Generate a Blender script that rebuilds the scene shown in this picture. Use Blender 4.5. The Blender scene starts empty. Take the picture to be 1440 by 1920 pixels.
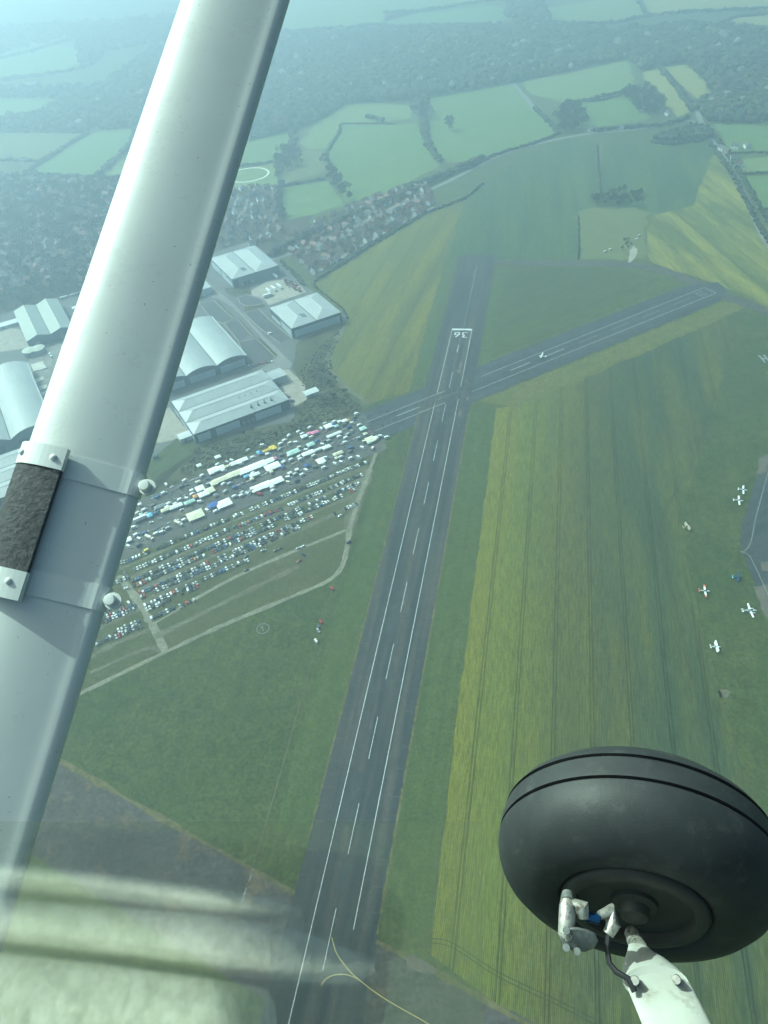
import bpy, bmesh, math, random
import numpy as np
from mathutils import Vector, Matrix
random.seed(7); RNG = np.random.default_rng(7)
R = math.radians
scn = bpy.context.scene

# ---------------------------------------------------------------- camera
PITCH, ROLL, FPX, ALT = R(41.86), R(-6.14), 1429.0, 433.5
F_ = Vector((0, math.cos(PITCH), -math.sin(PITCH)))
_r = Vector((1, 0, 0)); _u = _r.cross(F_)
R_ = _r * math.cos(ROLL) + _u * math.sin(ROLL)
U_ = -_r * math.sin(ROLL) + _u * math.cos(ROLL)
CAM = Vector((0, 0, ALT))
cd = bpy.data.cameras.new('camera'); cam = bpy.data.objects.new('camera', cd)
scn.collection.objects.link(cam); scn.camera = cam
m = Matrix((R_, U_, -F_)).transposed().to_4x4(); m.translation = CAM
cam.matrix_world = m
cd.sensor_fit = 'HORIZONTAL'; cd.sensor_width = 36; cd.lens = 36 * FPX / 1440
cd.clip_start = 0.02; cd.clip_end = 60000

# ---------------------------------------------------------------- light
SUN_EL, SUN_AZ = R(45), R(-56)          # azimuth from +Y towards +X
world = bpy.data.worlds.new('World'); scn.world = world; world.use_nodes = True
wn = world.node_tree.nodes; wl = world.node_tree.links
bg = wn['Background']; sky = wn.new('ShaderNodeTexSky'); sky.sky_type = 'NISHITA'
sky.sun_disc = False; sky.sun_elevation = SUN_EL; sky.sun_rotation = SUN_AZ
sky.air_density = 0.8; sky.dust_density = 8.0; sky.ozone_density = 0.3
wl.new(sky.outputs[0], bg.inputs[0]); bg.inputs[1].default_value = 0.12
sd = bpy.data.lights.new('sun', 'SUN'); sun = bpy.data.objects.new('sun', sd)
scn.collection.objects.link(sun); sd.energy = 4.4; sd.angle = R(0.6); sd.color = (1.0, 0.955, 0.87)
SUN_D = Vector((math.sin(SUN_AZ) * math.cos(SUN_EL), math.cos(SUN_AZ) * math.cos(SUN_EL), math.sin(SUN_EL)))
sun.rotation_euler = SUN_D.to_track_quat('Z', 'Y').to_euler()
sun.location = (0, 0, 900)
vs = scn.view_settings
vs.view_transform = 'Standard'; vs.look = 'None'; vs.gamma = 1.0; vs.use_curve_mapping = False
vs.exposure = 0.38
vs.use_white_balance = True; vs.white_balance_temperature = 5350; vs.white_balance_tint = -27
cy = scn.cycles
cy.use_denoising = True; cy.denoiser = 'OPENIMAGEDENOISE'
cy.max_bounces = 6; cy.diffuse_bounces = 2; cy.glossy_bounces = 3; cy.volume_bounces = 3
cy.transparent_max_bounces = 8; cy.caustics_reflective = False; cy.caustics_refractive = False
HAZE_DENSITY, HAZE_COLOR = 0.00050, (0.71, 0.83, 0.99, 1)

# ---------------------------------------------------------------- helpers
COL = scn.collection
def G(px, py, z=0.0):
    """The point of the level z that the survey picture shows at (px, py)."""
    d = R_ * (px - 720) - U_ * (py - 960) + F_ * FPX
    t = (z - ALT) / d.z
    return Vector((d.x * t, d.y * t, z))
A_ANG, B_ANG = R(14.59), R(64.17)
def ST(s, t, ang=A_ANG, z=0.0):
    return Vector((s * math.sin(ang) + t * math.cos(ang), s * math.cos(ang) - t * math.sin(ang), z))
def toST(p, ang=A_ANG):
    return (p.x * math.sin(ang) + p.y * math.cos(ang), p.x * math.cos(ang) - p.y * math.sin(ang))

def tag(o, label=None, cat=None, group=None, kind=None):
    if label: o['label'] = label
    if cat: o['category'] = cat
    if group: o['group'] = group
    if kind: o['kind'] = kind
    return o
def link(name, me, parent=None, loc=None, rz=None):
    o = bpy.data.objects.new(name, me); COL.objects.link(o)
    if parent is not None: o.parent = parent
    if loc is not None: o.location = loc
    if rz is not None: o.rotation_euler = (0, 0, rz)
    return o
def empty(name, loc=(0, 0, 0), rz=0):
    o = bpy.data.objects.new(name, None); COL.objects.link(o)
    o.location = loc; o.rotation_euler = (0, 0, rz); o.empty_display_size = 1
    return o
def mesh(name, vs_, fs, mats, mi=None, smooth=False):
    me = bpy.data.meshes.new(name); me.from_pydata([tuple(v) for v in vs_], [], fs)
    for x in (mats if isinstance(mats, (list, tuple)) else [mats]): me.materials.append(x)
    if mi is not None: me.polygons.foreach_set('material_index', mi)
    if smooth: me.polygons.foreach_set('use_smooth', [True] * len(me.polygons))
    me.update(); return me
def copy_tree(o, parent=None):
    c = o.copy(); COL.objects.link(c); c.parent = parent
    for ch in [x for x in o.children]: copy_tree(ch, c)
    return c

class MB:
    """collects shapes for ONE mesh object; each face keeps a material slot"""
    def __init__(s): s.v = []; s.f = []; s.m = []
    def add(s, vs_, fs, mi=0):
        n = len(s.v); s.v += [Vector(v) for v in vs_]; s.f += [[i + n for i in f] for f in fs]; s.m += [mi] * len(fs)
    def box(s, lo, hi, mi=0, top=1.0, M=None):
        (x0, y0, z0), (x1, y1, z1) = lo, hi; cx, cy_ = (x0 + x1) / 2, (y0 + y1) / 2
        q = [(x0, y0, z0), (x1, y0, z0), (x1, y1, z0), (x0, y1, z0)]
        q += [(cx + (x - cx) * top, cy_ + (y - cy_) * top, z1) for x, y, _ in q]
        if M is not None: q = [M @ Vector(p) for p in q]
        s.add(q, [(0, 3, 2, 1), (4, 5, 6, 7), (0, 1, 5, 4), (1, 2, 6, 5), (2, 3, 7, 6), (3, 0, 4, 7)], mi)
    def loft(s, rings, mi=0, cap=True, close=True):
        n = len(rings[0]); base = len(s.v); fs = []
        for k in range(len(rings) - 1):
            for i in range(n if close else n - 1):
                j = (i + 1) % n; fs.append((k * n + i, k * n + j, (k + 1) * n + j, (k + 1) * n + i))
        if cap and close:
            fs.append(tuple(range(n - 1, -1, -1))); fs.append(tuple((len(rings) - 1) * n + i for i in range(n)))
        s.add([p for r in rings for p in r], fs, mi)
    def tube(s, pts, rad, n=8, mi=0):
        pts = [Vector(p) for p in pts]; rings = []
        rad = rad if isinstance(rad, (list, tuple)) else [rad] * len(pts)
        ref = Vector((0.3, 0.2, 1))
        for k, p in enumerate(pts):
            d = (pts[min(k + 1, len(pts) - 1)] - pts[max(k - 1, 0)]).normalized()
            a = d.cross(ref)
            if a.length < 1e-4: a = d.cross(Vector((1, 0, 0)))
            a.normalize(); b = d.cross(a)
            rings.append([p + (a * math.cos(t) + b * math.sin(t)) * rad[k] for t in [2 * math.pi * i / n for i in range(n)]])
        s.loft(rings, mi)
    def build(s, name, mats, parent=None, smooth=False, bevel=0):
        me = mesh(name, s.v, s.f, mats, s.m, smooth)
        if bevel:
            bm = bmesh.new(); bm.from_mesh(me)
            bmesh.ops.remove_doubles(bm, verts=bm.verts, dist=1e-5)
            bmesh.ops.bevel(bm, geom=list(bm.edges), offset=bevel, segments=2, affect='EDGES', clamp_overlap=True)
            bm.to_mesh(me); bm.free()
        bm = bmesh.new(); bm.from_mesh(me); bmesh.ops.recalc_face_normals(bm, faces=bm.faces); bm.to_mesh(me); bm.free()
        if smooth: me.set_sharp_from_angle(angle=R(38))
        return link(name, me, parent)

# ---------------------------------------------------------------- materials
class NT:
    def __init__(s, name):
        s.mat = bpy.data.materials.new(name); s.mat.use_nodes = True
        s.t = s.mat.node_tree; s.b = s.t.nodes['Principled BSDF']; s.t.nodes.remove(s.b)
        s.out = s.t.nodes['Material Output']; s.b = s.t.nodes.new('ShaderNodeBsdfPrincipled')
        s.t.links.new(s.b.outputs[0], s.out.inputs[0])
    def n(s, typ, **kw):
        x = s.t.nodes.new(typ)
        for k, v in kw.items():
            if k in x.inputs: x.inputs[k].default_value = v
            else: setattr(x, k, v)
        return x
    def l(s, a, b): s.t.links.new(a, b)
    def pos(s, ang=0.0, sc=(1, 1, 1)):
        g = s.n('ShaderNodeNewGeometry'); mp = s.n('ShaderNodeMapping', vector_type='POINT')
        # x -> across, y -> along, for a heading ang clockwise from +Y
        r = s.n('ShaderNodeVectorRotate', rotation_type='Z_AXIS'); r.inputs['Angle'].default_value = ang
        s.l(g.outputs['Position'], r.inputs['Vector']); s.l(r.outputs[0], mp.inputs['Vector'])
        mp.inputs['Scale'].default_value = sc
        return mp.outputs[0]
    def noise(s, vec, scale, detail=4, rough=0.55, dist=0.0):
        x = s.n('ShaderNodeTexNoise'); x.inputs['Scale'].default_value = scale; x.inputs['Detail'].default_value = detail
        x.inputs['Roughness'].default_value = rough; x.inputs['Distortion'].default_value = dist
        if vec is not None: s.l(vec, x.inputs['Vector'])
        return x.outputs[0]
    def ramp(s, fac, stops, interp='LINEAR'):
        x = s.n('ShaderNodeValToRGB'); x.color_ramp.interpolation = interp; e = x.color_ramp.elements
        while len(e) < len(stops): e.new(0.5)
        for el, (p, c) in zip(e, stops):
            el.position = p; el.color = (*c, 1) if len(c) == 3 else c
        s.l(fac, x.inputs[0]); return x.outputs[0]
    def mix(s, fac, a, b, mode='MIX'):
        x = s.n('ShaderNodeMix', data_type='RGBA', blend_type=mode)
        for v, i in ((fac, 0), (a, 6), (b, 7)):
            if hasattr(v, 'links'): s.l(v, x.inputs[i])
            elif i == 0: x.inputs[0].default_value = v
            else: x.inputs[i].default_value = (*v, 1)
        return x.outputs[2]
    def math(s, op, a, b=0.0, c=None, clamp=False):
        x = s.n('ShaderNodeMath', operation=op); x.use_clamp = clamp
        for v, i in ((a, 0), (b, 1), (c, 2)):
            if v is None: continue
            if hasattr(v, 'links'): s.l(v, x.inputs[i])
            else: x.inputs[i].default_value = v
        return x.outputs[0]
    def sep(s, vec):
        x = s.n('ShaderNodeSeparateXYZ'); s.l(vec, x.inputs[0]); return x.outputs
    def maprange(s, v, a, b, c=0.0, d=1.0):
        x = s.n('ShaderNodeMapRange'); x.clamp = True; s.l(v, x.inputs[0])
        for i, k in enumerate((a, b, c, d)): x.inputs[i + 1].default_value = k
        return x.outputs[0]
    def col(s, c): s.l(c, s.b.inputs['Base Color'])
    def bump(s, h, strength=0.3, dist=0.1):
        x = s.n('ShaderNodeBump'); x.inputs['Strength'].default_value = strength; x.inputs['Distance'].default_value = dist
        s.l(h, x.inputs['Height']); s.l(x.outputs[0], s.b.inputs['Normal'])
def g3(v): return (v, v, v)

def gcol(c):
    r, g, b = c
    if g > r > 0.079: return (r * 1.0, g * 0.84, b * 0.7)
    return (r * 1.05, g * 0.7, b * 0.66) if g > 1.03 * r and g > 1.15 * b else c
def ground_mat(name, c1, c2, big=0.012, fine=0.5, rough=0.95, streak=None, spots=None, contrast=1.0, fine_amt=0.35):
    c1, c2 = gcol(c1), gcol(c2)
    t = NT(name); p = t.pos()
    c = t.mix(t.maprange(t.noise(p, big, 6, 0.6), 0.5 - 0.22 / contrast, 0.5 + 0.22 / contrast), c1, c2)
    c = t.mix(t.maprange(t.noise(p, big * 7, 5, 0.6), 0.35, 0.65, 0.0, 0.55), c, tuple(0.5 * (a + b) * 0.8 for a, b in zip(c1, c2)))
    if streak:
        ang, ac, al, colr, amt = streak; colr = gcol(colr)
        sv = t.noise(t.pos(ang, (ac, al, 1)), 1.0, 3, 0.6)
        c = t.mix(t.maprange(sv, 0.42, 0.68, 0.0, amt), c, colr)
    if spots:
        colr, sc, lo, amt = spots; colr = gcol(colr)
        c = t.mix(t.maprange(t.noise(p, sc, 5, 0.6), lo, lo + 0.12, 0.0, amt), c, colr)
    f = t.maprange(t.noise(p, fine, 5, 0.65), 0.3, 0.7, 1 - fine_amt, 1 + fine_amt)
    f = t.math('MULTIPLY', f, t.maprange(t.noise(p, fine * 0.28, 4, 0.7, 0.8), 0.32, 0.68, 1 - fine_amt * 0.6, 1 + fine_amt * 0.6))
    fr = t.n('ShaderNodeCombineColor')
    for i in range(3): t.l(f, fr.inputs[i])
    t.col(t.mix(1.0, c, fr.outputs[0], 'MULTIPLY'))
    t.b.inputs['Roughness'].default_value = rough; t.b.inputs['Specular IOR Level'].default_value = 0.15
    return t.mat

def crop_mat(name, ang, stops, t_range, yellow, ymix=0.5, rows=1.1, tram=None, patch=0.5):
    """a drilled crop: colour runs across the drills (t, metres), rows along them, optional tramlines every tram metres"""
    stops = [(a, gcol(c)) for a, c in stops]; yellow = gcol(yellow)
    t = NT(name); p = t.pos(ang); x, y, _ = t.sep(p)
    wob = t.noise(t.pos(ang, (0.02, 0.006, 1)), 1.0, 5, 0.6)
    tx = t.math('MULTIPLY_ADD', wob, 70.0 * patch, t.math('SUBTRACT', x, 35.0 * patch))
    c = t.ramp(t.maprange(tx, *t_range), stops)
    yn = t.noise(t.pos(ang, (0.05, 0.0045, 1)), 1.0, 6, 0.65)
    c = t.mix(t.maprange(yn, 0.44, 0.64, 0.0, ymix), c, yellow)
    row = t.noise(t.pos(ang, (rows, rows * 0.07, 1)), 1.0, 3, 0.7)
    f = t.maprange(row, 0.34, 0.66, 0.66, 1.32)
    drill = t.math('SINE', t.math('MULTIPLY', x, 2 * math.pi / 0.95)); f = t.math('MULTIPLY', f, t.maprange(drill, -1.0, 1.0, 0.72, 1.28))
    f2 = t.maprange(t.noise(p, 0.45, 4, 0.7), 0.3, 0.7, 0.82, 1.18)
    f = t.math('MULTIPLY', f, f2)
    if tram:
        per, off, dark = tram
        w = t.math('FRACT', t.math('DIVIDE', t.math('SUBTRACT', x, off), per))
        d = t.math('ABSOLUTE', t.math('SUBTRACT', t.math('MULTIPLY', t.math('ABSOLUTE', t.math('SUBTRACT', w, 0.5)), per), 1.0))
        k = t.maprange(d, 0.3, 0.55, dark, 1.0)
        f = t.math('MULTIPLY', f, k)
    fr = t.n('ShaderNodeCombineColor')
    for i in range(3): t.l(f, fr.inputs[i])
    t.col(t.mix(1.0, c, fr.outputs[0], 'MULTIPLY'))
    t.b.inputs['Roughness'].default_value = 0.95; t.b.inputs['Specular IOR Level'].default_value = 0.12
    return t.mat

def plain(name, c, rough=0.6, metal=0.0, var=0.15, sc=1.5, spec=0.5, bump=0.0, dirt=None):
    t = NT(name); tc = t.n('ShaderNodeTexCoord').outputs['Object']
    v = t.maprange(t.noise(tc, sc, 5, 0.6), 0.3, 0.7, 1 - var, 1 + var)
    fr = t.n('ShaderNodeCombineColor')
    for i in range(3): t.l(v, fr.inputs[i])
    cc = t.mix(1.0, c, fr.outputs[0], 'MULTIPLY')
    if dirt:
        dc, dsc, lo, amt = dirt
        cc = t.mix(t.maprange(t.noise(tc, dsc, 6, 0.7), lo, lo + 0.15, 0.0, amt), cc, dc)
    t.col(cc); t.b.inputs['Roughness'].default_value = rough; t.b.inputs['Metallic'].default_value = metal
    t.b.inputs['Specular IOR Level'].default_value = spec
    if bump: t.bump(t.noise(tc, sc * 20, 4, 0.6), bump, 0.01)
    return t.mat

def tint_mat(name, rough=0.95, sc=0.35, var=0.35):
    """foliage: colour per tree from the mesh's own 'tint' attribute"""
    t = NT(name); a = t.n('ShaderNodeAttribute', attribute_name='tint')
    v = t.maprange(t.noise(t.pos(), sc, 3, 0.6), 0.3, 0.7, 1 - var, 1 + var)
    fr = t.n('ShaderNodeCombineColor')
    for i in range(3): t.l(v, fr.inputs[i])
    t.col(t.mix(1.0, a.outputs['Color'], fr.outputs[0], 'MULTIPLY'))
    t.b.inputs['Roughness'].default_value = rough; t.b.inputs['Specular IOR Level'].default_value = 0.1
    return t.mat

# ---------------------------------------------------------------- the setting: ground, fields, roads
def jitter_poly(pts, jit, step):
    out = []
    n = len(pts)
    for i in range(n):
        a, b = pts[i], pts[(i + 1) % n]; L = (b - a).length; k = max(1, min(60, int(L / step)))
        for j in range(k):
            p = a.lerp(b, j / k)
            if jit and j: p = p + Vector((random.gauss(0, jit), random.gauss(0, jit), 0))
            out.append(p)
    return out
def sheet(name, pts, z, mat, jit=0.0, step=12.0, parent=None, kind='structure', label=None):
    pts = [Vector((p.x, p.y, 0)) for p in pts]
    pts = jitter_poly(pts, jit, step) if jit else pts
    me = mesh(name, [(p.x, p.y, z) for p in pts], [tuple(range(len(pts)))], mat)
    if me.polygons[0].normal.z < 0: me.flip_normals()
    o = link(name, me, parent)
    if parent is None: tag(o, label=label, kind=kind)
    return o
def P(*c): return [G(x, y) for x, y in c]
def smooth_line(pts, n=6):
    """Catmull-Rom through the points"""
    out = []
    for i in range(len(pts) - 1):
        p0, p1, p2, p3 = pts[max(i - 1, 0)], pts[i], pts[i + 1], pts[min(i + 2, len(pts) - 1)]
        for k in range(n):
            t = k / n
            out.append(0.5 * ((2 * p1) + (p2 - p0) * t + (2 * p0 - 5 * p1 + 4 * p2 - p3) * t * t + (3 * p1 - p0 - 3 * p2 + p3) * t ** 3))
    out.append(pts[-1]); return out
def strip(name, pts, w, z, mat, parent=None, smooth=True, jit=0.0, kind='structure', label=None):
    pts = [Vector((p.x, p.y, 0)) for p in pts]
    if smooth and len(pts) > 2: pts = smooth_line(pts)
    vs_, fs = [], []
    for i, p in enumerate(pts):
        d = (pts[min(i + 1, len(pts) - 1)] - pts[max(i - 1, 0)]).normalized(); nrm = Vector((-d.y, d.x, 0))
        ww = w * (1 + random.gauss(0, jit)) / 2
        vs_ += [(p + nrm * ww) + Vector((0, 0, z)), (p - nrm * ww) + Vector((0, 0, z))]
        if i: fs.append((2 * i - 2, 2 * i - 1, 2 * i + 1, 2 * i))
    me = mesh(name, vs_, fs, mat)
    if me.polygons[0].normal.z < 0: me.flip_normals()
    o = link(name, me, parent)
    if parent is None: tag(o, label=label, kind=kind)
    return o
# materials of the land
M_GRASS = ground_mat('rough_grass', (0.052, 0.085, 0.032), (0.085, 0.115, 0.048), 0.008, 0.35)
M_AIR = ground_mat('airfield_grass', (0.043, 0.086, 0.03), (0.07, 0.112, 0.04), 0.018, 0.4, contrast=1.4, fine_amt=0.42, streak=(A_ANG, 0.35, 0.01, (0.036, 0.075, 0.026), 0.5))
M_MOWN = ground_mat('mown_grass', (0.055, 0.11, 0.036), (0.075, 0.125, 0.045), 0.02, 0.6, streak=(A_ANG, 0.3, 0.004, (0.045, 0.09, 0.03), 0.7))
M_PARKG = ground_mat('car_park_grass', (0.052, 0.09, 0.036), (0.078, 0.112, 0.05), 0.02, 0.5, streak=(B_ANG, 0.16, 0.012, (0.085, 0.092, 0.06), 0.5))
M_SCRUB = ground_mat('scrub_grass', (0.045, 0.066, 0.034), (0.085, 0.095, 0.055), 0.03, 0.3, spots=((0.03, 0.045, 0.026), 0.05, 0.52, 0.8))
M_MEADOW = ground_mat('meadow_grass', (0.1, 0.175, 0.06), (0.125, 0.2, 0.075), 0.006, 0.2, fine_amt=0.2)
M_MEADOW2 = ground_mat('meadow_pale', (0.13, 0.2, 0.075), (0.16, 0.22, 0.09), 0.006, 0.2, fine_amt=0.2)
M_DRY = ground_mat('dry_pasture', (0.105, 0.14, 0.06), (0.13, 0.155, 0.07), 0.01, 0.3, fine_amt=0.2, spots=((0.1, 0.14, 0.06), 0.02, 0.5, 0.6))
M_YFIELD = ground_mat('pale_field', (0.25, 0.27, 0.1), (0.2, 0.24, 0.09), 0.01, 0.3, fine_amt=0.15)
M_FOREST = ground_mat('wood_floor', (0.05, 0.058, 0.04), (0.075, 0.075, 0.05), 0.01, 0.1, fine_amt=0.4)
M_TOWN = ground_mat('town_ground', (0.035, 0.046, 0.028), (0.06, 0.065, 0.042), 0.02, 0.09, fine_amt=0.5, spots=((0.14, 0.13, 0.1), 0.03, 0.62, 0.7))
M_ASPH = ground_mat('asphalt', (0.028, 0.032, 0.038), (0.042, 0.045, 0.05), 0.03, 0.6, 0.85, streak=(A_ANG, 0.2, 0.006, (0.085, 0.088, 0.09), 0.75), spots=((0.03, 0.032, 0.036), 0.09, 0.55, 0.5), fine_amt=0.22)
M_ASPHB = ground_mat('asphalt_cross', (0.036, 0.041, 0.048), (0.05, 0.054, 0.059), 0.03, 0.6, 0.85, streak=(B_ANG, 0.2, 0.006, (0.075, 0.078, 0.08), 0.5), fine_amt=0.18)
M_ASPHOLD = ground_mat('weathered_asphalt', (0.05, 0.046, 0.045), (0.09, 0.08, 0.07), 0.02, 0.4, 0.9, spots=((0.13, 0.095, 0.06), 0.045, 0.55, 0.7), fine_amt=0.35)
M_TARMAC = ground_mat('estate_tarmac', (0.09, 0.09, 0.092), (0.13, 0.128, 0.122), 0.02, 0.3, 0.9, fine_amt=0.15)
M_TARMACD = ground_mat('car_park_tarmac', (0.062, 0.064, 0.068), (0.085, 0.085, 0.088), 0.03, 0.3, 0.9, fine_amt=0.15)
M_CONC = ground_mat('yard_concrete', (0.27, 0.25, 0.21), (0.34, 0.315, 0.26), 0.03, 0.25, 0.9, fine_amt=0.15, spots=((0.17, 0.15, 0.12), 0.06, 0.56, 0.7))
M_TRACK = ground_mat('gravel_track', (0.155, 0.148, 0.11), (0.215, 0.2, 0.15), 0.05, 0.4, 0.95, fine_amt=0.3)
M_LANE = ground_mat('worn_lane', (0.098, 0.1, 0.07), (0.135, 0.132, 0.095), 0.03, 0.35, 0.95, fine_amt=0.35)
M_VERGE = ground_mat('brown_verge', (0.13, 0.105, 0.06), (0.085, 0.1, 0.045), 0.05, 0.4, fine_amt=0.35)
M_ROAD = ground_mat('lane_road', (0.17, 0.17, 0.165), (0.21, 0.205, 0.195), 0.02, 0.3, fine_amt=0.12)
M_TRAM = ground_mat('tramline_soil', (0.035, 0.055, 0.028), (0.045, 0.065, 0.03), 0.05, 0.5)
M_PATCH = ground_mat('repair_patch', (0.1, 0.105, 0.108), (0.13, 0.132, 0.135), 0.1, 0.6, fine_amt=0.2)
M_PAINT = plain('runway_paint', (0.52, 0.53, 0.53), 0.6, var=0.12, sc=0.6, dirt=((0.2, 0.21, 0.22), 0.3, 0.52, 0.75))
M_YPAINT = plain('yellow_paint', (0.55, 0.43, 0.13), 0.6, var=0.15, sc=0.6)
M_FADED = plain('faded_paint', (0.2, 0.205, 0.21), 0.7, var=0.25, sc=0.5)
YEL = (0.155, 0.165, 0.022)
GRN = (0.06, 0.1, 0.034); BLG = (0.042, 0.082, 0.042)
M_CROP = crop_mat('oilseed_crop', A_ANG, [(0.0, (0.13, 0.15, 0.03)), (0.14, (0.1, 0.13, 0.034)), (0.32, (0.064, 0.1, 0.038)), (0.6, (0.042, 0.08, 0.042)), (1.0, (0.05, 0.088, 0.042))], (-40, 190), YEL, 0.28, 1.1, (24.0, -36.5, 0.5))
M_CROPL = crop_mat('patchy_crop', R(20), [(0.0, (0.065, 0.105, 0.036)), (0.5, (0.1, 0.125, 0.036)), (0.8, (0.075, 0.11, 0.035)), (1.0, (0.045, 0.085, 0.042))], (-560, -90), YEL, 0.75, 0.9, (24.0, -3.0, 0.62), patch=1.2)
M_CROPT = crop_mat('young_crop', B_ANG, [(0.0, BLG), (1.0, GRN)], (-800, -560), (0.085, 0.12, 0.04), 0.35, 0.8, (24.0, 3.0, 0.72))
M_CROPD = crop_mat('dark_crop', R(12), [(0.0, (0.05, 0.105, 0.046)), (1.0, (0.045, 0.095, 0.042))], (-300, 600), (0.085, 0.13, 0.045), 0.6, 0.8, (24.0, 5.0, 0.72))
M_CROPR = crop_mat('striped_crop', R(-4), [(0.0, (0.1, 0.135, 0.035)), (0.5, (0.075, 0.115, 0.04)), (1.0, (0.09, 0.12, 0.04))], (150, 560), (0.24, 0.22, 0.045), 0.85, 0.8, (24.0, 5.0, 0.65), patch=1.0)

# the land itself
ground = link('ground', mesh('ground', [(-16000, -6000, 0), (16000, -6000, 0), (16000, 22000, 0), (-16000, 22000, 0)], [(0, 1, 2, 3)], M_GRASS)); tag(ground, kind='structure')
Z1, Z2, Z3, Z4, Z5, Z6 = 0.05, 0.1, 0.15, 0.2, 0.25, 0.3

# far fields, meadows
FIELDS = [
 ('meadow', M_MEADOW, [(800, 186), (965, 158), (1003, 203), (1048, 250), (980, 275), (905, 300), (832, 307), (803, 275), (790, 215)], 'large bright meadow with one lone tree below the wood'),
 ('meadow', M_MEADOW, [(638, 234), (742, 234), (783, 230), (792, 262), (806, 292), (825, 310), (760, 345), (690, 372), (650, 380), (628, 345), (612, 292)], 'broad bright meadow beside the farm lane'),
 ('meadow', M_MEADOW2, [(560, 268), (600, 225), (645, 197), (700, 193), (765, 197), (770, 222), (700, 231), (638, 232), (612, 278), (580, 280)], 'pale meadow below the wood edge'),
 ('meadow', M_MEADOW2, [(980, 153), (1080, 135), (1175, 113), (1192, 158), (1135, 180), (1075, 193), (1045, 190), (1000, 178)], 'pale pasture against the far wood'),
 ('meadow', M_MEADOW, [(1078, 195), (1180, 182), (1222, 222), (1150, 235), (1095, 240)], 'green pasture behind the roadside copse'),
 ('meadow', M_YFIELD, [(1203, 137), (1233, 128), (1262, 160), (1297, 208), (1270, 220), (1235, 180)], 'pale yellow field between the tree belts'),
 ('meadow', M_YFIELD, [(1248, 127), (1288, 121), (1335, 173), (1312, 187), (1285, 168)], 'pale yellow field against the wood corner'),
 ('meadow', M_MEADOW, [(448, 278), (500, 253), (553, 241), (548, 278), (516, 303), (450, 310)], 'meadow under the wood beside the paddock'),
 ('meadow', M_MEADOW, [(528, 352), (612, 338), (645, 386), (590, 402), (536, 414), (526, 385)], 'square meadow behind the housing estate'),
 ('meadow', M_MEADOW, [(50, 325), (110, 290), (165, 253), (205, 241), (258, 242), (235, 282), (178, 333), (110, 330)], 'bright meadow above the dark town'),
 ('meadow', M_DRY, [(-60, 252), (60, 249), (165, 250), (85, 303), (0, 297), (-60, 300)], 'dry tan pasture at the edge of the wood'),
 ('meadow', M_MEADOW2, [(190, 330), (240, 290), (330, 280), (330, 330), (240, 342)], 'small meadow above the town hedge'),
 ('meadow', M_MEADOW2, [(440, 318), (516, 306), (522, 345), (430, 352)], 'paddock with a pale riding ring'),
 ('meadow', M_DRY, [(530, 300), (560, 282), (606, 284), (613, 300), (600, 325), (528, 345)], 'rough plot around the farm cottages'),
 ('meadow', M_MEADOW, [(-80, 180), (75, 163), (190, 160), (120, 190), (40, 222), (-80, 232)], 'green field round the bright lake'),
 ('meadow', M_MEADOW2, [(-80, 60), (145, 48), (140, 70), (30, 105), (-80, 120)], 'pale field beyond the lake'),
 ('meadow', M_MEADOW, [(-80, 130), (110, 85), (190, 95), (150, 130), (-80, 160)], 'green field between far belts of trees'),
 ('meadow', M_MEADOW, [(1338, 232), (1460, 236), (1460, 285), (1372, 285)], 'green field across the road from the crop'),
 ('meadow', M_MEADOW2, [(1382, 300), (1460, 292), (1460, 325), (1392, 325)], 'small field behind the roadside cottages'),
 ('meadow', M_MEADOW, [(1392, 330), (1460, 326), (1460, 390), (1420, 392)], 'green field beside the road bend'),
 ('meadow', M_DRY, [(1424, 398), (1460, 394), (1460, 470), (1440, 440)], 'dull field on the outer side of the road'),
 ('meadow', M_MEADOW2, [(530, 0), (720, -8), (900, -12), (955, 2), (780, 25), (700, 48), (530, 62)], 'pale far field beyond the great wood'),
 ('meadow', M_MEADOW, [(720, 28), (900, 8), (960, 18), (940, 45), (800, 52), (720, 50)], 'long far green field before the hamlet'),
 ('meadow', M_MEADOW2, [(1020, 15), (1190, -10), (1210, 30), (1140, 45), (1030, 42)], 'pale far field behind the hamlet'),
 ('meadow', M_YFIELD, [(1195, -15), (1460, -25), (1460, 18), (1330, 22), (1220, 30)], 'wide straw coloured far field'),
 ('meadow', M_YFIELD, [(1345, 48), (1385, 33), (1460, 27), (1460, 55), (1400, 62)], 'pale straw field with a bright strip'),
]
for nm, mt, poly, lab in FIELDS: sheet(nm, P(*poly), Z2, mt, 2.5, 22, label=lab)

sheet('crop_field', P((690, 757), (765, 735), (800, 610), (835, 488), (960, 486), (1083, 487), (1084, 405), (1112, 385), (1122, 330), (1118, 268), (1062, 258), (985, 287), (905, 338), (872, 370), (800, 396), (745, 430), (660, 480), (590, 525), (625, 570), (652, 600), (632, 640), (612, 690), (640, 728)), Z1, M_CROPL, 1.5, 18, label='patchy yellow green crop beside the runway threshold')
sheet('crop_field', P((1122, 330), (1118, 268), (1170, 270), (1225, 268), (1322, 262), (1345, 300), (1300, 420), (1215, 400), (1155, 390), (1112, 385)), Z2, M_CROPD, 1.5, 18, label='dark green crop in front of the roadside copse')
sheet('crop_field', P((835, 488), (872, 380), (905, 338), (985, 287), (1062, 258), (1118, 268), (1122, 330), (1112, 385), (1084, 405), (1083, 487)), Z2, M_CROPD, 3, 18, label='dark blue green crop behind the runway end')
sheet('crop_field', P((1215, 490), (1212, 432), (1222, 405), (1300, 385), (1335, 290), (1352, 300), (1395, 380), (1435, 440), (1475, 520), (1475, 600), (1440, 578), (1380, 548), (1300, 518)), Z3, M_CROPR, 1.5, 18, label='striped yellow crop inside the road bend')
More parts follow.
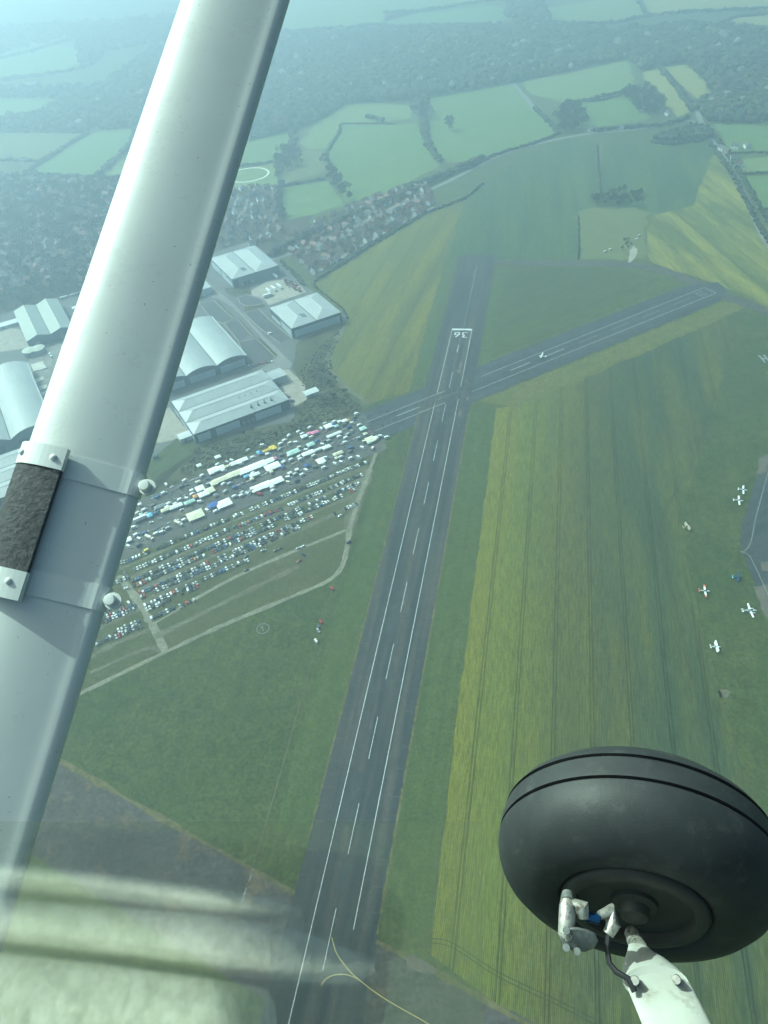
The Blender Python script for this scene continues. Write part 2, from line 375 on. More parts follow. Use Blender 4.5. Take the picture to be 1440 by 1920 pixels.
sheet('pasture', P((1084, 487), (1088, 445), (1082, 425), (1068, 406), (1085, 396), (1110, 388), (1150, 392), (1190, 388), (1214, 398), (1208, 440), (1213, 487)), Z3, M_DRY, 3.0, 10, label='pale rough pasture with a bare dirt patch')
sheet('crop_field', P((960, 500), (1085, 503), (1180, 508), (1274, 532), (1236, 547), (1085, 605), (940, 662), (900, 690), (925, 600)), Z2, M_CROPT, 1.0, 14, label='dark crop triangle between the two runways')
main_crop = sheet('crop_field', P((950, 763), (1120, 692), (1290, 618), (1388, 586), (1392, 605), (1352, 720), (1308, 875), (1273, 962), (1276, 1030), (1302, 1160), (1332, 1245), (1370, 1380), (1450, 1600), (1560, 1960), (1090, 1990), (960, 1905), (808, 1790), (812, 1745), (857, 1340), (916, 860), (930, 766)), Z3, M_CROP, 0.5, 12, label='broad oilseed crop with tramlines along the runway')
sheet('rough_grass_margin', P((1392, 586), (1460, 575), (1460, 850), (1400, 960), (1392, 1010), (1408, 1060), (1470, 1190), (1600, 1600), (1450, 1600), (1370, 1380), (1332, 1245), (1302, 1160), (1276, 1030), (1273, 962), (1308, 875), (1352, 720), (1392, 605)), Z2, M_AIR, 0.8, 14)

# airfield grass
sheet('airfield_grass', P((690, 757), (705, 800), (700, 880), (690, 905), (640, 1070), (560, 1100), (310, 1228), (-60, 1400), (-80, 1340), (108, 1420), (555, 1676), (625, 1400), (760, 860), (782, 800), (780, 740)), Z3, M_AIR, 0.5, 14)
sheet('car_park_grass', P((705, 835), (692, 900), (648, 1060), (625, 1085), (310, 1226), (100, 1330), (60, 1260), (225, 1035), (470, 950), (690, 862)), Z4, M_PARKG, 0.6, 14)
for nm, q in (('mown_strip', [(-128, 666), (-115, 666), (-115, 968), (-128, 968)]), ('mown_strip', [(-64.5, 150), (-38, 140), (-38.8, 628), (-64.5, 628)]), ('mown_strip', [(-64.5, 706), (-50, 706), (-50, 950), (-64.5, 950)])):
    sheet(nm, [ST(s, t) for t, s in q], Z4, M_MOWN, 0.4, 8)
sheet('mown_strip', [ST(250, -138), ST(530, -137), ST(530, -114.5), ST(192, -114.5), ST(184, -135)], Z4, M_MOWN, 0.4, 8)
sheet('rough_grass_margin', [ST(s, t, B_ANG) for s, t in ((372, -525), (705, -522), (735, -500), (705, -497), (395, -491))], Z4, ground_mat('yellowing_grass', (0.09, 0.115, 0.038), (0.12, 0.13, 0.045), 0.02, 0.4), 1.0, 10)
sheet('scrub_ground', P((290, 860), (352, 830), (545, 790), (570, 742), (548, 690), (560, 640), (640, 606), (648, 604), (625, 660), (613, 690), (640, 730), (685, 765), (640, 790), (560, 815), (440, 868), (285, 925)), Z2, M_SCRUB, 1.0, 10)

# runways and old pavements
third = sheet('disused_runway', [Vector(p + (0,)) for p in ((-420, 398), (-225, 275.2), (-70.9, 177.4), (-28.3, 148.7), (45.3, 105.1), (260, -30), (230, -80), (20, 60.5), (-87.8, 128.5), (-228, 216), (-460, 362))], Z5 - 0.02, M_ASPHOLD, 0.5, 9)
runway = sheet('runway', [ST(s, t) for s, t in ((-60, -114), (980, -114), (985, -95), (982, -65), (-60, -65))], Z5, M_ASPH, 0.35, 10)
cross = sheet('cross_runway', [ST(s, t, B_ANG) for s, t in ((268, -577.5), (700, -577.5), (742, -560), (735, -540), (705, -526), (255, -526))], Z5 - 0.01, M_ASPHB, 0.4, 10)
market_ground = sheet('market_hardstanding', [ST(s, t, B_ANG) for s, t in ((300, -577), (200, -578), (-20, -577), (-60, -560), (-60, -510), (258, -510), (262, -526), (300, -526))], Z5 - 0.03, ground_mat('market_tarmac', (0.075, 0.08, 0.085), (0.105, 0.108, 0.108), 0.03, 0.4, 0.9, fine_amt=0.25, spots=((0.15, 0.14, 0.11), 0.03, 0.58, 0.5)), 0.6, 9)
strip('perimeter_track', P((856, 489), (960, 492), (1080, 494), (1180, 497), (1260, 513), (1330, 545), (1400, 570), (1480, 600)), 16, Z5 - 0.02, M_ASPHOLD, jit=0.05)
taxi = sheet('taxiway', P((1460, 815), (1440, 850), (1415, 905), (1392, 985), (1388, 1020), (1398, 1052), (1430, 1130), (1470, 1225), (1540, 1225), (1480, 1115), (1446, 1050), (1440, 1000), (1452, 930), (1500, 860)), Z5, M_ASPHB, 0.2, 8)
strip('taxiway_line', P((1444, 870), (1428, 930), (1416, 975), (1408, 1015), (1398, 1032), (1388, 1035)), 0.5, Z6, M_FADED, taxi)
strip('taxiway_line', P((1388, 1035), (1402, 1040), (1412, 1055), (1440, 1115), (1470, 1180)), 0.5, Z6, M_FADED, taxi)
sheet('worn_patch', P((1424, 860), (1446, 850), (1436, 885), (1418, 890)), Z6 - .02, M_PATCH, 0.6, 4, taxi)
sheet('worn_patch', P((1427, 1055), (1444, 1052), (1446, 1072), (1428, 1070)), Z6 - .02, M_PATCH, 0.6, 4, taxi)
sheet('worn_patch', P((1412, 1100), (1446, 1097), (1475, 1170), (1450, 1180), (1432, 1150)), Z6 - .02, M_PATCH, 0.6, 4, taxi)

# painted markings: parts of the runway they lie on
def bar(name, par, ang, s0, s1, t0, t1, mat=M_PAINT, z=Z6):
    return sheet(name, [ST(s0, t0, ang), ST(s1, t0, ang), ST(s1, t1, ang), ST(s0, t1, ang)], z, mat, 0, 0, par)
LW = 0.37
bar('edge_line', runway, A_ANG, -60, 632.5, -100.6, -100.6 + LW)
bar('edge_line', runway, A_ANG, 140.5, 642, -77.6 - LW, -77.6)
bar('edge_line', runway, A_ANG, 651.5, 783, -100.6, -100.6 + LW)
bar('edge_line', runway, A_ANG, 665, 783, -77.6 - LW, -77.6)
bar('threshold_bar', runway, A_ANG, 780.5, 784.3, -100.7, -77.5)
for k in range(10): bar('centreline_dash', runway, A_ANG, 119 + 60.3 * k, 149.5 + 60.3 * k, -89.5, -89.5 + 0.32)
bar('centreline_dash', runway, A_ANG, 732, 748, -89.5, -89.0)
bar('centreline_dash', runway, A_ANG, 787, 950, -88.0, -87.5, M_FADED)
strip('lead_in_line', P((895, 502), (890, 510), (888, 520)), 0.5, Z6, M_FADED, runway)
def glyph(par, ang, strokes, s0, t0, h, w, sw, mat, flip=1):
    """strokes in a unit cell (x right, y up) seen when landing; far side of the picture is the bottom"""
    for k, st in enumerate(strokes):
        pts = [ST(s0 + flip * -y * h, t0 + flip * -x * w, ang) for x, y in st]
        strip('number_stroke', pts, sw, Z6 + 0.01 * k, mat, par, smooth=False)
S3 = [[(0.0, 1), (0.95, 1)], [(0.95, 1), (0.5, 0.58)], [(0.5, 0.58), (1.0, 0.5)], [(0.95, 0.55), (0.95, 0.0)], [(1.0, 0.03), (0.0, 0.03)]]
S6 = [[(0.75, 1), (0.05, 0.5)], [(0.05, 0.58), (0.05, 0.0)], [(0.0, 0.02), (1.0, 0.02)], [(0.95, 0.0), (0.95, 0.52)], [(1.0, 0.5), (0.0, 0.5)]]
# the numerals read from the far end: 3 lies nearer the right-hand edge line as seen from here
glyph(runway, A_ANG, S3, 775.5, -82.2, 10.5, 5.2, 1.5, M_PAINT)
glyph(runway, A_ANG, S6, 775.5, -91.0, 10.5, 5.2, 1.5, M_PAINT)
BL, BR = -559.8, -541.6
bar('edge_line', cross, B_ANG, 398.5, 719, BL, BL + LW)
bar('edge_line', cross, B_ANG, 376, 719, BR - LW, BR)
bar('edge_line', cross, B_ANG, 262, 355, BL, BL + LW)
bar('edge_line', cross, B_ANG, 262, 343, BR - LW, BR)
bar('threshold_bar', cross, B_ANG, 718, 719, BL, BR, M_FADED)
for k in range(9):
    if k in (2,): continue
    bar('centreline_dash', cross, B_ANG, 292 + 46 * k, 318 + 46 * k, -551, -550.5, M_PAINT if k in (0, 3, 4) else M_FADED)
S2 = [[(0, 1), (1, 1)], [(0.95, 1), (0.95, 0.5)], [(1, 0.5), (0, 0.5)], [(0.05, 0.5), (0.05, 0)], [(0, 0.03), (1, 0.03)]]
glyph(cross, B_ANG, S2, 709, -545.5, 9, 4.0, 0.8, M_FADED)
glyph(cross, B_ANG, S3, 709, -551.5, 9, 4.0, 0.8, M_FADED)
# yellow lead-off lines at the near end
strip('lead_off_line', P((622, 1757), (630, 1785), (645, 1808), (668, 1833), (720, 1872), (800, 1918), (860, 1953)), 0.3, Z6 + .01, M_YPAINT, runway)
strip('lead_off_line', P((602, 1848), (612, 1835), (630, 1828), (650, 1828), (672, 1836)), 0.3, Z6 + .03, M_YPAINT, runway)
# resurfacing patches and joints
for (s0, s1, t0, t1) in ((520, 545, -110, -104), (700, 712, -84, -81), (690, 698, -85, -80.5), (640, 646, -70, -67), (612, 622, -75, -72), (160, 176, -92, -87), (196, 230, -95, -90.5), (340, 366, -97, -92), (560, 566, -92, -86)):
    bar('repair_patch', runway, A_ANG, s0, s1, t0, t1, M_PATCH if s0 > 600 else M_ASPHB, Z5 + 0.02)
strip('sealed_joint', [ST(730, -108), ST(705, -90), ST(668, -68)], 0.5, Z5 + .03, M_PATCH, runway, smooth=False)
for k in range(46):
    s = 150 + 14 * k + random.uniform(-4, 4)
    for t0 in (-113.5, -66):
        if random.random() < 0.7: bar('sealed_joint', runway, A_ANG, s, s + 0.3, t0, t0 + (random.uniform(3, 7) if t0 < -100 else -random.uniform(3, 7)), M_PATCH, Z5 + .02)
sheet('concrete_pad', P((760, 1796), (775, 1790), (812, 1812), (818, 1826), (790, 1824), (764, 1818)), Z6 + .02, M_PATCH, 0.2, 2, third)
# verges with bare earth along pavement edges
strip('earth_verge', P((108, 1424), (300, 1533), (470, 1628), (552, 1676)), 3.2, Z5 + .04, M_VERGE, jit=0.25)
strip('earth_verge', [ST(s, -114.2) for s in range(186, 640, 12)], 1.2, Z5 + .05, M_VERGE, jit=0.4)
strip('earth_verge', [ST(s, -64.8) for s in range(140, 630, 12)], 1.4, Z5 + .05, M_VERGE, jit=0.4)
strip('earth_verge', P((705, 1766), (760, 1793), (815, 1822), (990, 1922), (1100, 1985)), 2.5, Z5 + .04, M_VERGE, jit=0.3)
strip('rough_grass_margin', P((1280, 985), (1285, 1050), (1305, 1140), (1330, 1235), (1352, 1310), (1375, 1400)), 2.2, Z5, M_GRASS, jit=0.4)
sheet('bare_ground', P((1350, 1292), (1372, 1298), (1362, 1310), (1345, 1306)), Z5, M_LANE, 0.6, 3)
# headland tramlines of the crop
for off in (0, 1):
    d = off * 9
    strip('tramline', P((808 + d * .2, 1768 - d * .9), (850, 1778 - d), (935, 1832 - d), (1060, 1892 - d), (1180, 1955 - d)), 0.45, Z4, M_TRAM, main_crop)
    strip('tramline', P((1345 - d * .35, 730), (1302 - d * .4, 860), (1262 - d * .4, 935), (1240 - d * .5, 985), (1245 - d * .5, 1030), (1268 - d * .5, 1130), (1300 - d * .5, 1270), (1340 - d * .5, 1420)), 0.45, Z4, M_TRAM, main_crop)
# gravel tracks and lanes
strip('gravel_track', P((100, 1325), (160, 1296), (310, 1223), (420, 1172), (540, 1122), (610, 1092), (638, 1068), (648, 1040), (656, 992), (668, 950), (690, 890), (705, 850)), 3.8, Z5, M_TRACK, jit=0.15)
strip('gravel_track', P((310, 1223), (290, 1180), (268, 1142), (248, 1112), (222, 1080)), 5.5, Z5 + .01, M_TRACK, jit=0.2)
strip('gravel_track', P((300, 1222), (280, 1215), (240, 1230), (170, 1262)), 3.0, Z5 + .02, M_LANE, jit=0.3)
for k, (a, b, c) in enumerate((((225, 1068), (450, 972), (690, 874)), ((240, 1086), (450, 990), (685, 897)), ((258, 1108), (450, 1020), (668, 928)), ((268, 1130), (450, 1043), (660, 950)), ((285, 1172), (450, 1078), (655, 992)), ((290, 1195), (420, 1130), (560, 1062)), ((170, 1232), (215, 1208), (280, 1182)), ((180, 1180), (225, 1160), (262, 1142)))):
    strip('worn_lane', P(a, b, c), 4.6 if k != 4 else 3.2, Z5 + 0.004 * k, M_LANE if k != 4 else M_TRACK, jit=0.25)
strip('worn_lane', P((655, 990), (662, 955), (676, 915), (692, 880)), 11, Z5 - .01, M_LANE, jit=0.2)
strip('worn_lane', P((690, 757), (660, 735), (625, 705), (614, 680), (630, 640), (645, 612)), 6, Z4, M_LANE, jit=0.25)
strip('trodden_line', P((462, 1665), (470, 1638), (500, 1540), (540, 1400), (590, 1222), (625, 1100), (645, 1050), (700, 885)), 0.5, Z5 + .05, M_LANE, jit=0.4, smooth=False)
strip('trodden_line', P((455, 1690), (462, 1665), (475, 1630)), 0.6, Z6, M_FADED, jit=0.4)
# ground marker: ring with a figure 1
ringc = G(493, 1179)
ring = [ringc + Vector((math.cos(a), math.sin(a), 0)) * 4.6 for a in [i * math.tau / 48 for i in range(49)]]
mk = tag(strip('helipad_ring', ring, 0.45, Z5 + .05, M_FADED, smooth=False), 'pale painted ring with a figure one on the open grass', 'marking', kind='thing')
e1, e2 = Vector((math.sin(B_ANG), math.cos(B_ANG), 0)), Vector((-math.cos(B_ANG), math.sin(B_ANG), 0))
strip('number_stroke', [ringc + e2 * 2.4 + e1 * .4, ringc - e2 * 2.4 - e1 * .4], 0.5, Z5 + .05, M_FADED, mk, smooth=False)
strip('number_stroke', [ringc + e2 * 2.4 + e1 * .4, ringc + e2 * 1.2 - e1 * 1.4], 0.5, Z5 + .06, M_FADED, mk, smooth=False)
# country roads
strip('country_road', P((1480, 520), (1430, 440), (1400, 375), (1365, 310), (1335, 265), (1318, 235), (1305, 205), (1300, 190)), 9, Z4, M_ROAD)
strip('country_road', P((1060, 258), (1000, 272), (940, 290), (890, 315), (830, 345), (745, 385), (650, 432), (560, 470), (500, 490)), 8, Z4, M_ROAD)
strip('country_road', P((1060, 258), (1110, 250), (1200, 242), (1300, 225)), 7, Z4 + .01, M_ROAD)
strip('farm_track', P((1000, 203), (970, 165), (962, 157)), 8, Z4, M_ROAD, jit=.3)
strip('farm_track', P((1048, 250), (1010, 212), (985, 180)), 5, Z4 + .01, M_ROAD, jit=.3)
strip('farm_track', P((1130, 370), (1125, 320), (1128, 268)), 3, Z4, M_LANE, jit=.3)
strip('riding_ring', [G(465, 328) + Vector((math.cos(a) * 36, math.sin(a) * 36, 0)) for a in [i * math.tau / 40 for i in range(41)]], 3.5, Z4, plain('pale_sand', (0.6, 0.58, 0.5)), smooth=False)
sheet('bare_ground', P((1176, 492), (1180, 470), (1188, 460), (1195, 468), (1192, 480), (1182, 492)), Z4, M_CONC, 1.0, 6)
# lake
wm = NT('lake_water'); wm.b.inputs['Base Color'].default_value = (0.03, 0.05, 0.05, 1); wm.b.inputs['Roughness'].default_value = 0.22
wm.bump(wm.noise(wm.pos(), 0.2, 4), 0.4, 0.3)
sheet('lake', P((14, 168), (22, 160), (45, 155), (70, 153), (74, 161), (55, 166), (30, 170)), Z4, wm.mat, 4, 20)
# wood floors and town ground
sheet('wood_floor', P((450, 255), (520, 248), (560, 236), (600, 222), (648, 195), (770, 192), (800, 184), (965, 157), (1080, 134), (1178, 112), (1205, 136), (1235, 126), (1290, 120), (1340, 180), (1480, 195), (1480, 65), (1300, 50), (1150, 62), (1000, 55), (900, 52), (700, 55), (540, 62), (470, 120)), Z1, M_FOREST, 6, 40)
sheet('wood_floor', P((-100, 235), (60, 222), (110, 195), (200, 160), (330, 60), (480, 60), (480, 250), (260, 242), (160, 250), (60, 248), (-100, 250)), Z1, M_FOREST, 6, 40)
sheet('town_ground', P((-80, 318), (50, 328), (180, 335), (330, 335), (430, 345), (525, 345), (530, 412), (590, 402), (560, 440), (500, 480), (380, 470), (180, 545), (-60, 600)), Z1, M_TOWN, 2, 20)
# ---------------------------------------------------------------- the aircraft we look out of
def CP(px, py, d):
    """a point in front of the eye at depth d"""
    return CAM + (R_ * (px - 720) - U_ * (py - 960)) * (d / FPX) + F_ * d
M_SKIN = plain('white_aircraft_paint', (0.7, 0.705, 0.69), 0.26, var=0.03, sc=4, spec=0.6, dirt=((0.5, 0.5, 0.47), 9, 0.62, 0.35))
_k = NT('white_strut_paint'); _o = _k.n('ShaderNodeTexCoord').outputs['Object']
_c0 = _k.mix(_k.maprange(_k.noise(_o, 7, 5, 0.6), 0.35, 0.7, 0.0, 0.5), (0.57, 0.58, 0.555), (0.51, 0.52, 0.5))
_c0 = _k.mix(_k.maprange(_k.noise(_o, 260, 2, 0.5), 0.735, 0.77, 0.0, 0.75), _c0, (0.16, 0.15, 0.13))
_mp = _k.n('ShaderNodeMapping'); _k.l(_o, _mp.inputs['Vector']); _mp.inputs['Scale'].default_value = (160, 6, 30)
_c0 = _k.mix(_k.maprange(_k.noise(_mp.outputs[0], 1.0, 4, 0.7), 0.62, 0.72, 0.0, 0.16), _c0, (0.4, 0.4, 0.38))
_k.col(_c0); _rr = _k.maprange(_k.noise(_o, 18, 5, 0.7), 0.3, 0.7, 0.22, 0.42); _k.l(_rr, _k.b.inputs['Roughness'])
_k.bump(_k.noise(_o, 25, 3, 0.5), 0.06, 0.004); M_STRUT = _k.mat
M_SKIN2 = plain('white_bracket_paint', (0.58, 0.59, 0.565), 0.3, var=0.05, sc=20, dirt=((0.42, 0.4, 0.36), 30, 0.62, 0.5))
M_PAD = NT('rough_black_foam')
_tc = M_PAD.n('ShaderNodeTexCoord').outputs['Object']; _nz = M_PAD.noise(_tc, 170, 8, 0.75)
M_PAD.col(M_PAD.ramp(_nz, [(0.25, (0.06, 0.064, 0.07)), (0.55, (0.125, 0.13, 0.138)), (0.8, (0.26, 0.265, 0.27))]))
M_PAD.b.inputs['Roughness'].default_value = 0.8; M_PAD.bump(_nz, 1.0, 0.012); M_PAD = M_PAD.mat
M_RUB = plain('tyre_rubber', (0.028, 0.03, 0.031), 0.56, var=0.2, sc=14, spec=0.3, dirt=((0.075, 0.073, 0.066), 26, 0.53, 0.4), bump=0.08)
M_HUB = plain('wheel_hub_paint', (0.035, 0.035, 0.03), 0.6, var=0.2, sc=20)
M_STEEL = plain('bare_aluminium', (0.5, 0.48, 0.43), 0.42, 0.6, var=0.3, sc=60, dirt=((0.06, 0.045, 0.03), 75, 0.5, 0.85), bump=0.15)
M_CAST = plain('cast_metal', (0.22, 0.23, 0.22), 0.55, 0.6, var=0.3, sc=50)
M_BLUE = plain('blue_fitting', (0.02, 0.06, 0.16), 0.3, 0.5)
M_BLK = plain('black_hose', (0.015, 0.015, 0.016), 0.5)
M_LEG = plain('white_leg_paint', (0.42, 0.425, 0.38), 0.45, var=0.1, sc=14, dirt=((0.2, 0.17, 0.12), 30, 0.54, 0.6))

air = empty('light_aircraft', CP(-200, 2100, 1.0))
tag(air, 'white high wing light aircraft we look out of, showing its strut and wheel', 'aircraft')
bpy.context.view_layer.update()
def aobj(mb, name, mats, parent, **kw):
    o = mb.build(name, mats, None, **kw); o.parent = parent; o.matrix_parent_inverse = Matrix.Translation(-air.location) if parent is air else Matrix.Identity(4)
    return o

top, bot = CP(443.5, 0, 0.86), CP(-104.5, 1700, 0.645)
ax = (top - bot).normalized()
def strut_frame(p):
    n = (CAM - p); n = (n - ax * n.dot(ax)).normalized(); c = ax.cross(n).normalized()
    return (c if c.dot(R_) > 0 else -c), n
mid = (top + bot) / 2
ch0, nr0 = strut_frame(mid)
tw = R(-25)
CHD = ch0 * math.cos(tw) - nr0 * math.sin(tw); NRM = nr0 * math.cos(tw) + ch0 * math.sin(tw)
CH, TH = 0.117, 0.05
def section(n=28, ch=CH, th=TH, grow=0.0):
    """teardrop: leading edge at -u, blunt trailing edge at +u"""
    up = []
    for i in range(n + 1):
        x = 0.5 * (1 - math.cos(math.pi * i / n)); y = 5 * (0.2969 * math.sqrt(x) - 0.126 * x - 0.3516 * x * x + 0.2843 * x ** 3 - 0.08 * x ** 4)
        y = y
        if x > 0.88: y = 0.2 * math.sqrt(max(0.0, 1 - ((x - 0.88) / 0.12) ** 2)) + 0.005
        up.append((x, y))
    pts = [(-ch / 2 + x * ch, y * th) for x, y in up] + [(-ch / 2 + x * ch, -y * th) for x, y in reversed(up[1:])]
    if grow: pts = [(u * (1 + 2 * grow / ch), w + (grow if w >= 0 else -grow)) for u, w in pts]
    return pts
def strut_pt(v, u, w): return mid + ax * v + CHD * u + NRM * w
sb = MB(); L0, L1 = -0.75, 0.75
sb.loft([[strut_pt(v, u, w) for u, w in section()] for v in np.linspace(L0, L1, 25)])
strut = aobj(sb, 'wing_strut', M_STRUT, air, smooth=True)
def v_at(py):     # where along the strut its centre line shows at picture height py
    best = min((abs((lambda q: 960 - (q - CAM).dot(U_) / (q - CAM).dot(F_) * FPX)(mid + ax * v) - py), v) for v in np.linspace(-0.7, 0.7, 2801))
    return best[1]
vt, vb = v_at(890), v_at(1100)
for vv in (vt, vb):
    b = MB(); hw = 0.0115
    b.loft([[strut_pt(vv + dv, u, w) for u, w in section(grow=gr)] for dv, gr in ((-hw, 0.0002), (-hw, 0.0012), (hw, 0.0012), (hw, 0.0002))])
    aobj(b, 'clamp_band', M_SKIN2, strut, smooth=False)
    # ear with washer and bolt past the trailing edge
    b = MB(); b.loft([[strut_pt(vv + 0.0078 * math.sin(a), CH / 2 + 0.0072 + 0.0082 * math.cos(a), 0.004 + dz) for a in [i * math.tau / 20 for i in range(20)]] for dz in (0, 0.003)])
    aobj(b, 'washer', M_SKIN2, strut)
    b = MB(); b.loft([[strut_pt(vv + r * math.sin(a), CH / 2 + 0.0058 + r * math.cos(a), 0.007 + dz) for a in [i * math.tau / 18 for i in range(18)]] for dz, r in ((0, 0.0054), (0.005, 0.0054), (0.0062, 0.0046), (0.0065, 0.002))])
    aobj(b, 'bolt', M_SKIN2, strut, smooth=False)
# grip pad with two end plates on the leading edge side
def on_strut(u):      # height of the upper surface
    x = min(max((u + CH / 2) / CH, 0.0), 1); y = 5 * (0.2969 * math.sqrt(x) - 0.126 * x - 0.3516 * x * x + 0.2843 * x ** 3 - 0.08 * x ** 4)
    return y * TH
def plate(v0, v1, u0, u1, lift, thick, name, mat, skew=0.0, nu=10, nv=10, rough=0.0, wrap=True):
    rows = []
    for lay in (lift + thick, lift):
        for j in range(nv + 1):
            r = []
            for i in range(nu + 1):
                u = u0 + (u1 - u0) * i / nu; v = v0 + (v1 - v0) * j / nv + skew * (i / nu)
                w = (on_strut(u) if wrap else on_strut(-CH * 0.2)) + lay + (random.uniform(-rough, rough) if lay > lift else 0)
                r.append(strut_pt(v, u, w))
            rows.append(r)
    b = MB(); n = nu + 1; t = nv + 1; allp = [p for r in rows for p in r]; fs = []
    for j in range(nv):
        for i in range(nu):
            a = j * n + i; fs.append((a, a + 1, a + n + 1, a + n)); q = t * n + a; fs.append((q, q + n, q + n + 1, q + 1))
    for j in range(nv):
        for i, s in ((0, 1), (nu, -1)):
            a = j * n + i; q = t * n + a; fs.append((a, a + n, q + n, q) if s > 0 else (a, q, q + n, a + n))
    for i in range(nu):
        for j in (0, nv):
            a = j * n + i; q = t * n + a; fs.append((a, q, q + 1, a + 1) if j == 0 else (a, a + 1, q + 1, q))
    b.add(allp, fs); return aobj(b, name, mat, strut, smooth=rough > 0)
UL, UR = -0.0585, -0.0075
plate(vb + 0.006, vt - 0.006, UL, UR + 0.001, 0.004, 0.0055, 'grip_pad', M_PAD, nu=22, nv=60, rough=0.0003)
plate(vt - 0.007, vt + 0.014, UL - 0.002, UR + 0.002, 0.0045, 0.0066, 'end_plate', M_SKIN2)
plate(vb - 0.019, vb + 0.007, UL - 0.002, UR + 0.002, 0.0045, 0.0066, 'end_plate', M_SKIN2)
for vv, uu in ((vt + 0.003, UL + 0.01), (vt + 0.003, UR - 0.008), (vb - 0.004, UR - 0.011)):
    b = MB(); b.loft([[strut_pt(vv + r * math.sin(a), uu + r * math.cos(a), on_strut(uu) + 0.0105 + dz) for a in [i * math.tau / 14 for i in range(14)]] for dz, r in ((0, 0.0032), (0.0015, 0.003), (0.0026, 0.0018), (0.003, 0.0005))])
    aobj(b, 'rivet', M_SKIN2, strut, smooth=True)

# ---- main wheel, brake and leg
WR, WD = 0.218, 1.235
wc = CP(1189, 1612, WD)
vw = (wc - CAM).normalized(); dn = (-U_ - vw * (-U_).dot(vw)).normalized()
axle = (-vw * math.cos(R(60)) + dn * math.sin(R(60))).normalized()      # from the wheel inboard, towards the cabin
wu = axle.cross(Vector((1, 0, 0))).normalized(); wx = wu.cross(axle).normalized()
def ringw(r, h, n=72): return [wc + axle * h + (wx * math.cos(a) + wu * math.sin(a)) * r for a in [i * math.tau / n for i in range(n)]]
prof = [(0.098, -0.062), (0.115, -0.078), (0.15, -0.086), (0.185, -0.08), (0.203, -0.062), (0.2105, -0.05)]
tread = [(0.2135, -0.0455), (0.2075, -0.0445), (0.2075, -0.0385), (0.2145, -0.0375), (0.2175, -0.018), (0.218, -0.0035), (0.2115, -0.003), (0.2115, 0.003), (0.218, 0.0035), (0.2175, 0.015)]
inner = [(0.214, 0.03), (0.208, 0.044), (0.198, 0.058), (0.18, 0.073), (0.155, 0.083), (0.132, 0.086), (0.118, 0.083), (0.11, 0.076), (0.104, 0.066)]
wheel = empty('main_wheel', (0, 0, 0)); wheel.parent = air; wheel.matrix_parent_inverse = Matrix.Translation(-air.location)
def wobj(mb, name, mats, smooth=True):
    o = mb.build(name, mats, None, smooth=smooth); o.parent = wheel; return o
b = MB(); b.loft([ringw(r, h, 96) for r, h in prof + tread + inner], cap=False); wobj(b, 'tyre', M_RUB)
b = MB(); b.loft([ringw(r, h) for r, h in ((0.112, 0.066), (0.111, 0.08), (0.106, 0.0865), (0.099, 0.0885), (0.09, 0.088), (0.087, 0.083), (0.085, 0.074), (0.05, 0.07), (0.02, 0.07))], cap=False); wobj(b, 'rim', M_HUB)
b = MB(); b.loft([ringw(r, h, 40) for r, h in ((0.036, 0.069), (0.034, 0.076), (0.024, 0.08), (0.02, 0.094), (0.014, 0.096))]); wobj(b, 'hub', M_HUB)
b = MB(); b.loft([ringw(r, h, 40) for r, h in ((0.1, -0.06), (0.09, -0.05), (0.03, -0.045), (0.02, -0.06))]); wobj(b, 'wheel_cap', M_HUB)
# brake caliper
cal = empty('brake_caliper', (0, 0, 0)); cal.parent = air; cal.matrix_parent_inverse = Matrix.Translation(-air.location)
def cobj(mb, name, mats, smooth=True, bevel=0):
    o = mb.build(name, mats, None, smooth=smooth, bevel=bevel); o.parent = cal; return o
CD = 1.115
b = MB(); b.tube([CP(1062, 1686, CD + .012), CP(1064, 1700, CD), CP(1062, 1752, CD - .015), CP(1063, 1760, CD - .016)], [0.0085, 0.012, 0.012, 0.009], 16); cobj(b, 'cylinder_body', M_STEEL)
b = MB(); b.tube([CP(1064, 1674, CD + .02), CP(1064, 1690, CD + .008)], [0.008, 0.011], 14); cobj(b, 'cylinder_cap', M_CAST)
b = MB(); b.tube([CP(1072, 1700, CD + .005), CP(1092, 1704, CD), CP(1094, 1722, CD - .004)], [0.012, 0.013, 0.009], 14); cobj(b, 'inlet_block', M_STEEL)
b = MB(); b.tube([CP(1098, 1718, CD - .002), CP(1122, 1724, CD - .002)], 0.0075, 12); cobj(b, 'hose_union', M_BLUE)
b = MB(); b.tube([CP(1124, 1716, CD), CP(1142, 1708, CD + .01), CP(1150, 1735, CD), CP(1140, 1752, CD - .004)], [0.006, 0.012, 0.011, 0.008], 12); cobj(b, 'bleed_block', M_STEEL)
# lower casting: a rounded lobed plate
lob = [(1050, 1748), (1062, 1738), (1082, 1738), (1100, 1742), (1116, 1750), (1122, 1764), (1114, 1778), (1098, 1785), (1078, 1784), (1060, 1778), (1052, 1764)]
b = MB(); b.loft([[CP(1087 + (x - 1087) * k, 1762 + (y - 1762) * k, CD - d) for x, y in lob] for k, d in ((0.98, 0.0), (1.0, 0.016), (0.96, 0.021), (0.8, 0.024))]); cobj(b, 'piston_housing', M_CAST, True)
for x, y in ((1062, 1744), (1062, 1776), (1082, 1783)):
    b = MB(); b.tube([CP(x, y, CD - .018), CP(x, y + 1, CD - .03)], [0.0058, 0.0052], 8); cobj(b, 'bolt', M_CAST, False)
b = MB(); b.tube([CP(1142, 1748, CD), CP(1138, 1775, CD - .01), CP(1142, 1805, CD - .02), CP(1155, 1822, CD - .03), CP(1178, 1835, CD - .04), CP(1190, 1860, CD - .05)], 0.0042, 8); cobj(b, 'brake_hose', M_BLK)
